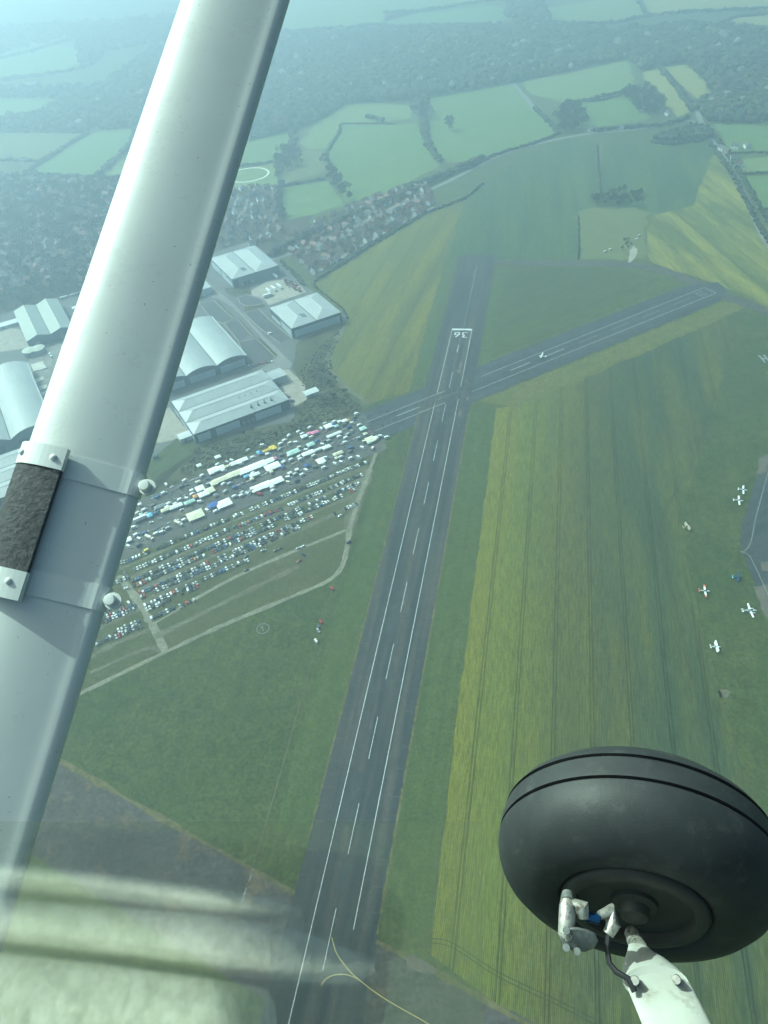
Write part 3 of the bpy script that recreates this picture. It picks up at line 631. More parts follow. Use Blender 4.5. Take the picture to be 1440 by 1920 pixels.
# leg
LD = 1.1
def ellip(px, py, d, rx, ry, n=24, tilt=0.0):
    c = CP(px, py, d); X = (R_ * math.cos(tilt) - U_ * math.sin(tilt)); Y = F_ * 0.8 + U_ * 0.6
    return [c + X * (rx * math.cos(a)) + Y * (ry * math.sin(a)) for a in [i * math.tau / n for i in range(n)]]
legp = MB()
legp.loft([ellip(1228, 1832, LD, 0.042, 0.02, tilt=R(-2)), ellip(1236, 1850, LD - .012, 0.0455, 0.021, tilt=R(-2)), ellip(1262, 1905, LD - .06, 0.046, 0.021, tilt=R(-2)), ellip(1300, 1990, LD - .13, 0.046, 0.021, tilt=R(-2)), ellip(1420, 2250, LD - .32, 0.047, 0.021, tilt=R(-2))])
leg = legp.build('gear_leg', M_LEG, None, smooth=True); leg.parent = air; leg.matrix_parent_inverse = Matrix.Translation(-air.location)
def lobj(mb, name, mats, smooth=True):
    o = mb.build(name, mats, None, smooth=smooth); o.parent = leg; return o
b = MB(); b.loft([ellip(1194, 1770, LD + .075, 0.0125, 0.0125), ellip(1197, 1782, LD + .055, 0.015, 0.0145), ellip(1204, 1797, LD + .04, 0.024, 0.017), ellip(1214, 1815, LD + .02, 0.037, 0.021, tilt=R(-2)), ellip(1224, 1832, LD, 0.0445, 0.0225, tilt=R(-2)), ellip(1230, 1843, LD - .01, 0.0465, 0.0235, tilt=R(-2)), ellip(1231, 1844, LD - .01, 0.044, 0.021, tilt=R(-2))]); lobj(b, 'axle_fitting', M_LEG)
b = MB(); b.tube([CP(1196, 1776, LD + .06), CP(1186, 1750, LD + .1)], [0.0135, 0.0125], 16); lobj(b, 'axle_stub', M_STEEL)
for x, y in ((1190, 1838), (1268, 1836)):
    b = MB(); b.tube([CP(x, y, LD - .012), CP(x, y + 1, LD - .03)], [0.0068, 0.0058], 10); lobj(b, 'bolt', M_STEEL)

# ---- lower door window and unseen sheepskin pads, shaped to the bands it reflects
PY = 0.12
def ray(px, py): return (R_ * (px - 720) - U_ * (py - 960) + F_ * FPX)
def on_pane(px, py): d = ray(px, py); return CAM + d * (PY / d.y)
def mirrored(px, py, z):
    d = ray(px, py); p = d * (z / d.z); return CAM + Vector((p.x, 2 * PY - p.y, p.z))
gm = bpy.data.materials.new('perspex'); gm.use_nodes = True; gt = gm.node_tree; gt.nodes.clear()
go = gt.nodes.new('ShaderNodeOutputMaterial'); gx = gt.nodes.new('ShaderNodeMixShader'); gr_ = gt.nodes.new('ShaderNodeBsdfGlossy'); gtr = gt.nodes.new('ShaderNodeBsdfTransparent'); gf = gt.nodes.new('ShaderNodeFresnel')
gf.inputs['IOR'].default_value = 1.5; gr_.inputs['Roughness'].default_value = 0.045; gtr.inputs['Color'].default_value = (1, 1, 1, 1)
f2 = gt.nodes.new('ShaderNodeMath'); f2.operation = 'MULTIPLY'; f2.inputs[1].default_value = 2.0; f3 = gt.nodes.new('ShaderNodeMath'); f3.operation = 'ADD'; f3.inputs[1].default_value = 1.0; f4 = gt.nodes.new('ShaderNodeMath'); f4.operation = 'DIVIDE'
gt.links.new(gf.outputs[0], f2.inputs[0]); gt.links.new(gf.outputs[0], f3.inputs[0]); gt.links.new(f2.outputs[0], f4.inputs[0]); gt.links.new(f3.outputs[0], f4.inputs[1])   # both faces of the pane: 2F / (1 + F)
for a_, b_ in ((f4.outputs[0], gx.inputs[0]), (gtr.outputs[0], gx.inputs[1]), (gr_.outputs[0], gx.inputs[2]), (gx.outputs[0], go.inputs['Surface'])): gt.links.new(a_, b_)
gc = bpy.data.materials.new('perspex_back'); gc.use_nodes = True; ct = gc.node_tree; ct.nodes.clear(); c1 = ct.nodes.new('ShaderNodeOutputMaterial'); c2 = ct.nodes.new('ShaderNodeBsdfTransparent'); ct.links.new(c2.outputs[0], c1.inputs['Surface'])
qd = [on_pane(*c) for c in ((-120, 1540), (905, 1540), (905, 2060), (-120, 2060))]
b = MB(); th_ = Vector((0, 0.003, 0)); b.add(qd + [p + th_ for p in qd], [(0, 1, 2, 3)], 0); b.f += [[7, 6, 5, 4], [0, 4, 5, 1], [1, 5, 6, 2], [2, 6, 7, 3], [3, 7, 4, 0]]; b.m += [1] * 5
aobj(b, 'door_window', [gm, gc], air)
fl = NT('sheepskin'); _c = fl.n('ShaderNodeTexCoord').outputs['Object']; _n = fl.noise(_c, 60, 6, 0.65, 0.4)
fl.col(fl.ramp(_n, [(0.3, (0.5, 0.5, 0.38)), (0.6, (0.86, 0.84, 0.7))])); fl.b.inputs['Roughness'].default_value = 0.9; fl.bump(_n, 0.35, 0.01); M_FLEECE = fl.mat
M_FLOOR = plain('grass_toned_panel', (0.1, 0.115, 0.075), 0.95, spec=0.05)  # toned like the grass outside, so the pane's edge blends in
seat = empty('seat', (0, 0, 0)); seat.parent = air; seat.matrix_parent_inverse = Matrix.Translation(-air.location)  # holds the unseen pads and panel added for the pane to reflect
def resample(pts, n):
    pts = [Vector((x, y, 0)) for x, y in pts]; L = [0]
    for p, q_ in zip(pts[:-1], pts[1:]): L.append(L[-1] + (q_ - p).length)
    out = []
    for k in range(n + 1):
        t = L[-1] * k / n; i = max(j for j in range(len(L) - 1) if L[j] <= t + 1e-9); f = (t - L[i]) / (L[i + 1] - L[i]); out.append(pts[i].lerp(pts[i + 1], f))
    return out
def pad(up_edge, lo_edge, z0, crown, name, mat, drop=0.0, nu=40, nv=10, thick=0.05):
    """a stuffed roll or cushion: crowned across, its far end curved down so its reflection fades"""
    A, B_ = resample(up_edge, nu), resample(lo_edge, nu); rg = random.Random(5); vs_, fs = [], []
    for i in range(nu + 1):
        for j in range(nv + 1):
            v = j / nv; p = A[i].lerp(B_[i], v); z = z0 + crown * math.sqrt(max(0.0, 1 - (2 * v - 1) ** 2)) - drop * max(0.0, (p.x - 380) / 400) ** 2 + rg.uniform(-1, 1) * 0.001
            vs_.append(mirrored(p.x, p.y, z))
    n = len(vs_); w = nv + 1
    vs_ += [q_ + Vector((0, 0, -thick)) for q_ in vs_]
    for i in range(nu):
        for j in range(nv):
            k = i * w + j; fs += [(k, k + 1, k + w + 1, k + w), (n + k, n + k + w, n + k + w + 1, n + k + 1)]
    rim_ = [i * w for i in range(nu + 1)] + [nu * w + j for j in range(1, nv + 1)] + [i * w + nv for i in range(nu - 1, -1, -1)] + [j for j in range(nv - 1, 0, -1)]
    for k in range(len(rim_)): p, q_ = rim_[k], rim_[(k + 1) % len(rim_)]; fs.append((p, q_, q_ + n, p + n))
    b = MB(); b.add(vs_, fs); o = b.build(name, mat, None, smooth=True); o.parent = seat
pad([(-260, 1590), (0, 1616), (200, 1638), (400, 1664), (500, 1684), (560, 1700)], [(-260, 1620), (0, 1646), (200, 1670), (400, 1698), (500, 1710), (560, 1711)], -0.8, 0.011, 'reflected_roll', M_FLEECE, 0.36)
pad([(-260, 1660), (0, 1684), (200, 1700), (430, 1720), (560, 1744), (640, 1774), (700, 1802)], [(-260, 1724), (0, 1750), (200, 1772), (400, 1797), (560, 1810), (640, 1816), (700, 1812)], -0.8, 0.012, 'reflected_bolster', M_FLEECE, 0.22)
pad([(-260, 1762), (0, 1787), (200, 1809), (400, 1836), (470, 1848), (500, 1856)], [(-260, 2040), (0, 2040), (200, 2040), (400, 2040), (480, 2040), (512, 2040)], -0.8, 0.01, 'reflected_cushion', M_FLEECE, 0.5, 40, 24)
b = MB(); b.box((-1.4, -1.0, -1.0), (1.1, 0.112, -0.96)); b.v = [v + CAM for v in b.v]; o = b.build('unseen_floor_panel', M_FLOOR, None); o.parent = seat  # unseen panel added below the pads to fill the pane's reflection
# ---------------------------------------------------------------- industrial estate
E1 = Vector((math.sin(R(64.5)), math.cos(R(64.5)), 0)); E2 = Vector((-E1.y, E1.x, 0)); UP = Vector((0, 0, 1))
sheet('estate_ground', P((-60, 640), (0, 588), (60, 572), (160, 552), (380, 478), (470, 452), (540, 505), (570, 535), (592, 552), (648, 592), (650, 606), (555, 645), (552, 690), (575, 745), (545, 792), (355, 832), (288, 858), (200, 900), (-60, 985)), Z1 + .01, M_TARMAC, 0.3, 10)
def zz(*c): return P(*[(300 + x / 3.4286, 440 + y / 3.4286) for x, y in c])
sheet('service_road', zz((255, 280), (330, 330), (400, 385), (470, 440), (590, 570), (720, 700), (850, 830), (835, 860), (690, 880), (630, 870), (745, 800), (750, 770), (640, 650), (560, 560), (470, 470), (380, 410), (240, 400)), Z4, M_ROAD, 0.2, 10)
for nm, q in (('car_park', [(250, 440), (345, 425), (470, 540), (400, 572), (330, 540)]), ('car_park', [(410, 570), (500, 548), (590, 650), (510, 690)]), ('car_park', [(505, 690), (620, 670), (740, 785), (720, 820), (600, 865), (560, 830)]), ('car_park', [(540, 505), (630, 475), (700, 545), (850, 670), (770, 700), (640, 600)]), ('car_park', [(500, 405), (560, 385), (660, 420), (670, 445), (560, 460), (515, 440)])):
    cp_ = sheet(nm, zz(*q), Z4 + .02, M_TARMACD, 0.15, 6); strip('kerb', zz(*q, q[0]), 0.9, Z4 + .12, M_CONC, cp_, smooth=False)
for q in ([(350, 420), (375, 425), (480, 535), (465, 542)], [(495, 548), (515, 545), (605, 645), (590, 655)], [(610, 672), (640, 665), (755, 775), (740, 800), (720, 780)], [(415, 345), (580, 330), (590, 380), (500, 405), (440, 385)], [(545, 465), (665, 445), (680, 465), (630, 475), (545, 500)]):
    sheet('grass_verge', zz(*q), Z4 + .05, M_SCRUB, 0.3, 5)
sheet('concrete_yard', zz((585, 360), (690, 300), (800, 290), (905, 330), (940, 370), (700, 455), (665, 410), (590, 390)), Z4, M_CONC, 0.2, 6)
sheet('concrete_yard', zz((730, 880), (830, 865), (930, 965), (935, 1000), (960, 1050), (885, 1095), (840, 1115), (800, 1000)), Z4, M_CONC, 0.3, 6)
sheet('concrete_yard', zz((-60, 1180), (60, 1110), (120, 1190), (210, 1290), (0, 1340), (-120, 1330)), Z4, M_CONC, 0.3, 6)
sheet('grass_verge', P((292, 855), (330, 822), (365, 830), (362, 850), (300, 890), (284, 900)), Z4, M_AIR, 0.3, 6)
sheet('concrete_yard', P((-40, 640), (0, 612), (40, 618), (55, 650), (40, 655), (0, 660), (-40, 670)), Z4, M_CONC, 0.3, 6)
sheet('concrete_yard', P((60, 660), (110, 645), (150, 640), (120, 700), (100, 740), (75, 740), (50, 690)), Z4, ground_mat('yard_grey', (0.17, 0.165, 0.15), (0.22, 0.21, 0.19), 0.04, 0.3), 0.3, 6)
sheet('ditch', P((278, 912), (330, 868), (352, 848), (372, 838), (378, 846), (345, 868), (290, 922)), Z3, ground_mat('ditch_scrub', (0.02, 0.035, 0.018), (0.035, 0.05, 0.025), 0.05, 0.4), 0.3, 6)

def metal_mat(name, c, ang_along, per=1.0, rough=0.42):
    """profiled sheet roofing: fine seams across, lap joints along"""
    t = NT(name); p = t.pos(ang_along, (1, 1, 1)); x, y, z = t.sep(p)
    seam = t.math('ABSOLUTE', t.math('SUBTRACT', t.math('FRACT', t.math('DIVIDE', x, per)), 0.5))
    k = t.maprange(seam, 0.42, 0.5, 1.0, 0.86)
    v = t.maprange(t.noise(t.pos(ang_along, (0.5, 0.04, 0.5)), 1.0, 4), 0.3, 0.7, 0.9, 1.08)
    v2 = t.maprange(t.noise(p, 0.05, 4), 0.3, 0.7, 0.94, 1.06)
    f = t.math('MULTIPLY', t.math('MULTIPLY', k, v), v2); fr = t.n('ShaderNodeCombineColor')
    for i in range(3): t.l(f, fr.inputs[i])
    t.col(t.mix(1.0, c, fr.outputs[0], 'MULTIPLY')); t.b.inputs['Roughness'].default_value = rough; t.b.inputs['Metallic'].default_value = 0.0
    return t.mat
AN1, AN2 = R(64.5), R(-25.5)
M_ROOFA = metal_mat('pale_metal_roof', (0.33, 0.345, 0.35), AN1); M_ROOFB = metal_mat('pale_metal_roof_cross', (0.33, 0.345, 0.35), AN2)
M_ROOFG = metal_mat('green_grey_roof', (0.24, 0.265, 0.23), AN1, 0.9); M_ROOFV = metal_mat('vault_roof', (0.32, 0.34, 0.335), AN2, 3.4, 0.32)
M_ROOFT = metal_mat('twin_vault_roof', (0.3, 0.32, 0.325), AN2, 1.2, 0.45)
M_WALLB = plain('blue_grey_cladding', (0.12, 0.16, 0.2), 0.5, var=0.1, sc=0.2); M_WALLP = plain('pale_cladding', (0.42, 0.46, 0.49), 0.5, var=0.08, sc=0.2)
M_WALLD = plain('dark_cladding', (0.06, 0.085, 0.11), 0.5, var=0.12, sc=0.2); M_TRIM = plain('white_trim', (0.48, 0.49, 0.49), 0.45, var=0.05)
M_DARK = plain('dark_opening', (0.025, 0.03, 0.035), 0.6); M_WIN = plain('window_band', (0.05, 0.07, 0.09), 0.15, var=0.1)
M_GREYM = plain('grey_metal', (0.2, 0.21, 0.21), 0.5, var=0.2)

def quad_obj(name, pts, mat, parent, thick=0.12):
    """a flat panel with thickness, pts counter-clockwise seen from outside"""
    n = (pts[1] - pts[0]).cross(pts[2] - pts[0]).normalized(); k = len(pts)
    b = MB(); b.add(list(pts) + [p - n * thick for p in pts], [tuple(range(k)), tuple(range(2 * k - 1, k - 1, -1))] + [(i, k + i, k + (i + 1) % k, (i + 1) % k) for i in range(k)])
    return b.build(name, mat, parent)
def wall_panel(par, o, d, n, x0, x1, z0, z1, mat, name, proud=0.06):
    """a panel on a wall that starts at o, runs along d and faces n"""
    a = o + d * x0 + n * proud; c = o + d * x1 + n * proud
    return quad_obj(name, [a + UP * z0, c + UP * z0, c + UP * z1, a + UP * z1], mat, par, 0.05)
def warehouse(name, label, near, W, D, h, ridges, ridge_axis, rise, hip, roof_mat, wall_mat, group=None, roof2=None):
    """near: the corner next to us; W along E1, D along E2; ridges run along ridge_axis"""
    root = empty(name, near); tag(root, label, 'building', group)
    o = Vector((0, 0, 0)); e1, e2 = E1, E2
    if ridge_axis == 1: L, Wd, a, b_ = W, D, e1, e2
    else: L, Wd, a, b_ = D, W, e2, e1
    q = [o, o + e1 * W, o + e1 * W + e2 * D, o + e2 * D]
    roof = empty('roof'); roof.parent = root
    bay = Wd / ridges; ov = 0.5
    w = MB()
    if not hip:     # gable ends follow the roof
        def prof_pts(base, s):
            pts = []
            for k in range(ridges):
                pts += [base + b_ * (k * bay) + UP * h, base + b_ * ((k + .5) * bay) + UP * (h + rise - .05)]
            return pts + [base + b_ * Wd + UP * h]
        for base in (o, o + a * L):
            pp = prof_pts(base, 0); w.add([base] + pp + [base + b_ * Wd], [tuple(range(len(pp) + 2))])
        for base in (o, o + b_ * Wd): w.add([base, base + a * L, base + a * L + UP * h, base + UP * h], [(0, 1, 2, 3)])
    else:
        for i in range(4):
            p, r = q[i], q[(i + 1) % 4]; w.add([p, r, r + UP * h, p + UP * h], [(0, 1, 2, 3)])
    w.build('wall', wall_mat, root)
    for k in range(ridges):
        s0, s1, sm = k * bay, (k + 1) * bay, (k + .5) * bay
        hp = bay * 0.5 if hip else 0.0; ex = ov if not hip else 0.0
        r0 = o + b_ * sm + a * (hp - ex) + UP * (h + rise); r1 = o + b_ * sm + a * (L - hp + ex) + UP * (h + rise)
        A, B_, C_, D_ = o + b_ * s0 - a * ex + UP * h, o + b_ * s0 + a * (L + ex) + UP * h, o + b_ * s1 + a * (L + ex) + UP * h, o + b_ * s1 - a * ex + UP * h
        def up_face(pts):
            n = (pts[1] - pts[0]).cross(pts[2] - pts[0]); return pts if n.z > 0 else pts[::-1]
        quad_obj('roof_slope', up_face([A, B_, r1, r0]), roof_mat, roof); quad_obj('roof_slope', up_face([D_, C_, r1, r0]), roof2 or roof_mat, roof)
        if hip:
            quad_obj('roof_hip', up_face([A, D_, r0]), roof_mat, roof); quad_obj('roof_hip', up_face([B_, C_, r1]), roof_mat, roof)
        rb = MB(); rb.tube([r0 + UP * .02, r1 + UP * .02], 0.28, 6); rb.build('ridge_cap', M_TRIM, roof)
        if k:
            g = MB(); g.box((0, -0.45, 0), (1, 0.45, 0.18)); ang = math.atan2(a.y, a.x)
            gm = Matrix.Translation(A + UP * .02) @ Matrix.Rotation(ang, 4, 'Z') @ Matrix.Diagonal((L, 1, 1, 1)); g.v = [gm @ v for v in g.v]; g.build('valley_gutter', M_DARK, roof)
    # parapet trims on the two faces we see and the two behind
    for i in range(4):
        p, r = q[i], q[(i + 1) % 4]; d = (r - p).normalized(); nn = Vector((d.y, -d.x, 0))
        if hip:
            quad_obj('eaves_trim', [p + nn * .25 + UP * (h - .9), r + nn * .25 + UP * (h - .9), r + nn * .25 + UP * (h + .15), p + nn * .25 + UP * (h + .15)], M_WALLD, root, 0.2)
    return root, q
def GZ(px, py, h): p = G(px, py, h); return Vector((p.x, p.y, 0))

# long three-ridge warehouse beside the market
h = 11.0; b4, q = warehouse('warehouse', 'long pale three ridged warehouse beside the market, with vents along its roof', GZ(363, 815, h), 102, 71, h, 3, 1, 3.6, True, M_ROOFB, M_WALLD)
nf = -E2
for x0, x1 in ((3, 16), (22, 47), (64, 92)): wall_panel(b4, q[0], E1, nf, x0, x1, 0.3, 8.6, M_WALLP, 'wall_panel')
for x0 in (49.5, 54.5, 59.5): wall_panel(b4, q[0], E1, nf, x0, x0 + 3.6, 0.1, 5.2, M_GREYM, 'roller_door')
for x0, x1 in ((4, 20), (24, 44), (48, 68)): wall_panel(b4, q[3], -E2, -E1, x0, x1, 0.4, 6.0, M_WALLP, 'wall_panel')
for k in range(4):
    p = q[0] + E1 * (64 + 7.2 * k) + E2 * 7 + UP * (h + 2.1)
    b = MB(); b.tube([p, p + UP * 3.6], 0.55, 8); b.box((p.x - 1, p.y - 1, p.z - .6), (p.x + 1.2, p.y + 1, p.z + 1.2)); b.build('roof_vent', M_GREYM, b4)
    p = q[0] + E1 * (60 + 6.5 * k) + E2 * 30 + UP * (h + 2.1)
    b = MB(); b.tube([p, p + UP * 2.6], 0.35, 8); b.build('flue', M_GREYM, b4)
# hipped twin roofs
def skylights(root, q, h, x, y, rise, W):
    for k in range(3):
        for j in range(2):
            p = q[0] + E1 * (x + k * 2.4) + E2 * (y + j * 5.5)
            z = h + rise * (1 - abs((x + k * 2.4) % (W / 2) - W / 4) / (W / 4)) + 0.2
            b = MB(); b.add([p + UP * z, p + E1 * 2 + UP * (z - rise * 2 / (W / 4)), p + E1 * 2 + E2 * 4.6 + UP * (z - rise * 2 / (W / 4)), p + E2 * 4.6 + UP * z], [(0, 1, 2, 3)]); b.build('solar_panel', M_WIN, root)
h = 12.5; b1, q = warehouse('warehouse', 'pale hipped twin roof warehouse beside the lorry yard, next to the houses', GZ(435, 524, h), 66, 84, h, 2, 2, 3.8, True, M_ROOFA, M_WALLB)
skylights(b1, q, h, 19, 10, 3.8, 66)
for k in range(4): wall_panel(b1, q[0], E1, nf, 10 + 5 * k, 13.6 + 5 * k, 0.1, 4.6, M_DARK if k in (1, 2) else M_GREYM, 'roller_door')
wall_panel(b1, q[0], E1, nf, 1.0, 7.5, 0.2, 10.5, M_WIN, 'window_band'); wall_panel(b1, q[0], E1, nf, 34, 64, 0.3, 10.8, M_WALLB, 'wall_panel')
for x0, x1 in ((3, 36), (40, 80)): wall_panel(b1, q[3], -E2, -E1, x0, x1, 0.4, 9.8, M_WALLP, 'wall_panel')
wall_panel(b1, q[3], -E2, -E1, 60, 82, 7.2, 8.6, M_WIN, 'window_band', .12)
h = 12.5; b2, q = warehouse('warehouse', 'pale hipped twin roof warehouse at the corner of the yellow crop', GZ(546.5, 616.5, h), 64.5, 65, h, 2, 2, 3.8, True, M_ROOFA, M_WALLD)
skylights(b2, q, h, 20, 12, 3.8, 64.5)
wall_panel(b2, q[0], E1, nf, 3, 62, 0.4, 8.8, M_WALLP, 'wall_panel')
wall_panel(b2, q[3], -E2, -E1, 33, 62, 0.4, 9.6, M_WALLP, 'wall_panel'); wall_panel(b2, q[3], -E2, -E1, 3, 30, 0.4, 5.5, M_WALLP, 'wall_panel')
wall_panel(b2, q[3], -E2, -E1, 3, 30, 6.4, 8.2, M_WIN, 'window_band')
# older shed with two gables
h = 10.0; b5, q = warehouse('shed', 'green grey corrugated shed with two gabled bays under the tree belt', GZ(50, 640, h), 56, 95, h, 2, 2, 4.4, False, M_ROOFG, M_WALLD, roof2=metal_mat('green_grey_roof_shaded', (0.2, 0.225, 0.21), AN1, 0.9))  # shade put into the colour: right-hand slopes get a darker, greyer copy
wall_panel(b5, q[0], E1, nf, 8, 14, 0.1, 6, M_GREYM, 'roller_door'); wall_panel(b5, q[0], E1, nf, 38, 44, 0.1, 6, M_GREYM, 'roller_door')
# left edge big roof
h = 10.5; b7, q = warehouse('warehouse', 'large ribbed warehouse with three low ridges behind the strut grip pad', GZ(-40, 949, h), 118, 70, h, 3, 1, 3.2, True, M_ROOFB, M_WALLD)
for x0 in (20, 50, 80): wall_panel(b7, q[0], E1, nf, x0, x0 + 22, .4, 8, M_WALLP, 'wall_panel')

def vaults(name, label, near, W, D, h, n, rise, roof_mat, wall_mat, seg=14):
    root = empty(name, near); tag(root, label, 'building'); bay = W / n
    roof = empty('roof'); roof.parent = root
    def arc(k, off=0.0):
        return [((k + i / seg) * bay, h + rise * (1 - (2 * i / seg - 1) ** 2) + off) for i in range(seg + 1)]
    for k in range(n):
        ap = arc(k); b = MB()
        b.loft([[E1 * x + E2 * y + UP * (z + dz) for x, z in ap] for y, dz in ((-1.2, 0), (D + 1, 0))], cap=False, close=False)
        o = b.build('roof_vault', roof_mat, roof, smooth=True)
        if o.data.polygons[0].normal.z < 0: o.data.flip_normals()
        for y in (0.0, D):
            b = MB(); b.add([E1 * (k * bay) + E2 * y] + [E1 * x + E2 * y + UP * (z - .05) for x, z in ap] + [E1 * ((k + 1) * bay) + E2 * y], [tuple(range(seg + 3))]); b.build('end_wall', wall_mat, root)
        b = MB(); b.tube([E1 * x - E2 * 1.25 + UP * (z + .05) for x, z in ap], 0.35, 6); b.build('verge_trim', M_WALLD, roof)
        if k: b = MB(); b.tube([E1 * (k * bay) - E2 * 1 + UP * (h + .1), E1 * (k * bay) + E2 * D + UP * (h + .1)], 0.5, 6); b.build('valley_gutter', M_DARK, roof)
    for x in (0, W): b = MB(); b.add([E1 * x, E1 * x + E2 * D, E1 * x + E2 * D + UP * h, E1 * x + UP * h], [(0, 1, 2, 3)]); b.build('side_wall', wall_mat, root)
    b = MB(); b.tube([E1 * W - E2 + UP * (h + .1), E1 * W + E2 * D + UP * (h + .1)], 0.45, 6); b.build('gutter', M_TRIM, roof)
    return root, [Vector((0, 0, 0)), E1 * W, E1 * W + E2 * D, E2 * D], bay
h = 11.5; pr = GZ(462, 666, h); bayw = (GZ(405, 684, h) - pr).length
v3, q, bay = vaults('warehouse', 'pale warehouse of three parallel curved roofs beside the service road', pr - E1 * bayw * 3, bayw * 3, 112, h, 3, 4.2, M_ROOFT, M_WALLD)
for k in range(3): wall_panel(v3, q[0], E1, nf, k * bay + 3, (k + 1) * bay - 3, 0.4, 8.4, M_WALLP, 'wall_panel')
wall_panel(v3, q[1], E2, E1, 60, 80, 0.2, 5, M_TRIM, 'office_block', 4.0)
h = 12.0; pr = GZ(100, 797, h); bayw = (GZ(19, 822, h) - pr).length
v6, q, bay = vaults('warehouse', 'ribbed barrel roofed warehouse with sunlit sheen beside the trailer yard', pr - E1 * bayw * 3, bayw * 3, 150, h, 3, 7.0, M_ROOFV, M_WALLB)
for k in range(3): wall_panel(v6, q[0], E1, nf, k * bay + 6, (k + 1) * bay - 8, 0.4, 8.5, M_WALLD, 'wall_panel')

def box_building(name, label, px, py, W, D, h, roof_mat, wall_mat, cat='building', rise=0.5, group=None, near=None):
    root = empty(name, near or G(px, py)); tag(root, label, cat, group)
    b = MB(); q = [Vector(), E1 * W, E1 * W + E2 * D, E2 * D]
    b.add(q + [p + UP * h for p in q], [(0, 1, 5, 4), (1, 2, 6, 5), (2, 3, 7, 6), (3, 0, 4, 7)]); b.build('wall', wall_mat, root)
    b = MB(); e = .3; qq = [-E1 * e - E2 * e, E1 * (W + e) - E2 * e, E1 * (W + e) + E2 * (D + e), -E1 * e + E2 * (D + e)]
    m0, m1 = (qq[0] + qq[3]) / 2 + UP * (h + rise), (qq[1] + qq[2]) / 2 + UP * (h + rise)
    b.add([p + UP * h for p in qq] + [m0, m1], [(0, 1, 5, 4), (2, 3, 4, 5), (0, 4, 3), (1, 2, 5), (3, 2, 1, 0)]); b.build('roof', roof_mat, root)
    wall_panel(root, Vector(), E1, nf, W * .3, W * .3 + min(3, W * .4), .1, min(h * .7, 3.5), M_GREYM, 'door')
    return root
box_building('annex', 'grey flat annex at the end wall of the long warehouse', 507, 726, 20, 17, 8, M_ROOFB, M_WALLP)
box_building('yard_cabin', 'small white cabin at the corner of the concrete yard', 575, 748, 15, 9, 4, M_TRIM, M_WALLP)
box_building('plant_room', 'white box plant room at the foot of the long warehouse', 340, 832, 12, 10, 5, M_TRIM, M_WALLP)
box_building('low_building', 'low white building behind the green grey shed', -8, 622, 30, 12, 4, M_TRIM, M_WALLP)
box_building('electrical_kiosk', 'small pale building half hidden at the road junction', 366, 560, 24, 26, 9, M_ROOFB, M_WALLP)
b8 = box_building('yard_hut', 'tiny white pointed hut on the grass below the long warehouse', 286, 862, 5, 5, 3, M_TRIM, M_TRIM, rise=3)
# round tanks
for px, py, lab in ((58, 665, 'round pale tank at the yard edge, beside the vaulted roof'), (74, 661, 'round pale tank behind the pipe stacks')):
    r = empty('storage_tank', G(px, py)); tag(r, lab, 'tank'); b = MB(); n = 28
    cyl = lambda rr, z: [Vector((rr * math.cos(i * math.tau / n), rr * math.sin(i * math.tau / n), z)) for i in range(n)]
    b.loft([cyl(8, 0), cyl(8, 6)]); b.build('shell', M_GREYM, r); b = MB(); b.loft([cyl(8.2, 6), cyl(8.2, 6.4), cyl(4, 7.2), cyl(.4, 7.6)]); b.build('lid', plain('tank_lid', (0.36, 0.38, 0.32), 0.7), r)
# ---------------------------------------------------------------- vehicles
def paint(name, c, rough=0.25): return plain(name, c, rough, var=0.03, sc=1.0)
PAINT = {'white': paint('car_white', (0.72, 0.73, 0.73)), 'silver': paint('car_silver', (0.38, 0.4, 0.41)), 'grey': paint('car_grey', (0.11, 0.115, 0.12)), 'black': paint('car_black', (0.018, 0.019, 0.021)),
 'blue': paint('car_blue', (0.03, 0.09, 0.25)), 'navy': paint('car_navy', (0.015, 0.03, 0.075)), 'red': paint('car_red', (0.3, 0.03, 0.025)), 'green': paint('car_green', (0.03, 0.08, 0.05)), 'yellow': paint('car_yellow', (0.6, 0.5, 0.04)), 'orange': paint('car_orange', (0.45, 0.16, 0.03)), 'cream': paint('van_cream', (0.6, 0.57, 0.45))}
M_GLASS = plain('vehicle_glass', (0.012, 0.015, 0.018), 0.06, var=0.05); M_TYRE = plain('vehicle_tyre', (0.015, 0.015, 0.015), 0.8)
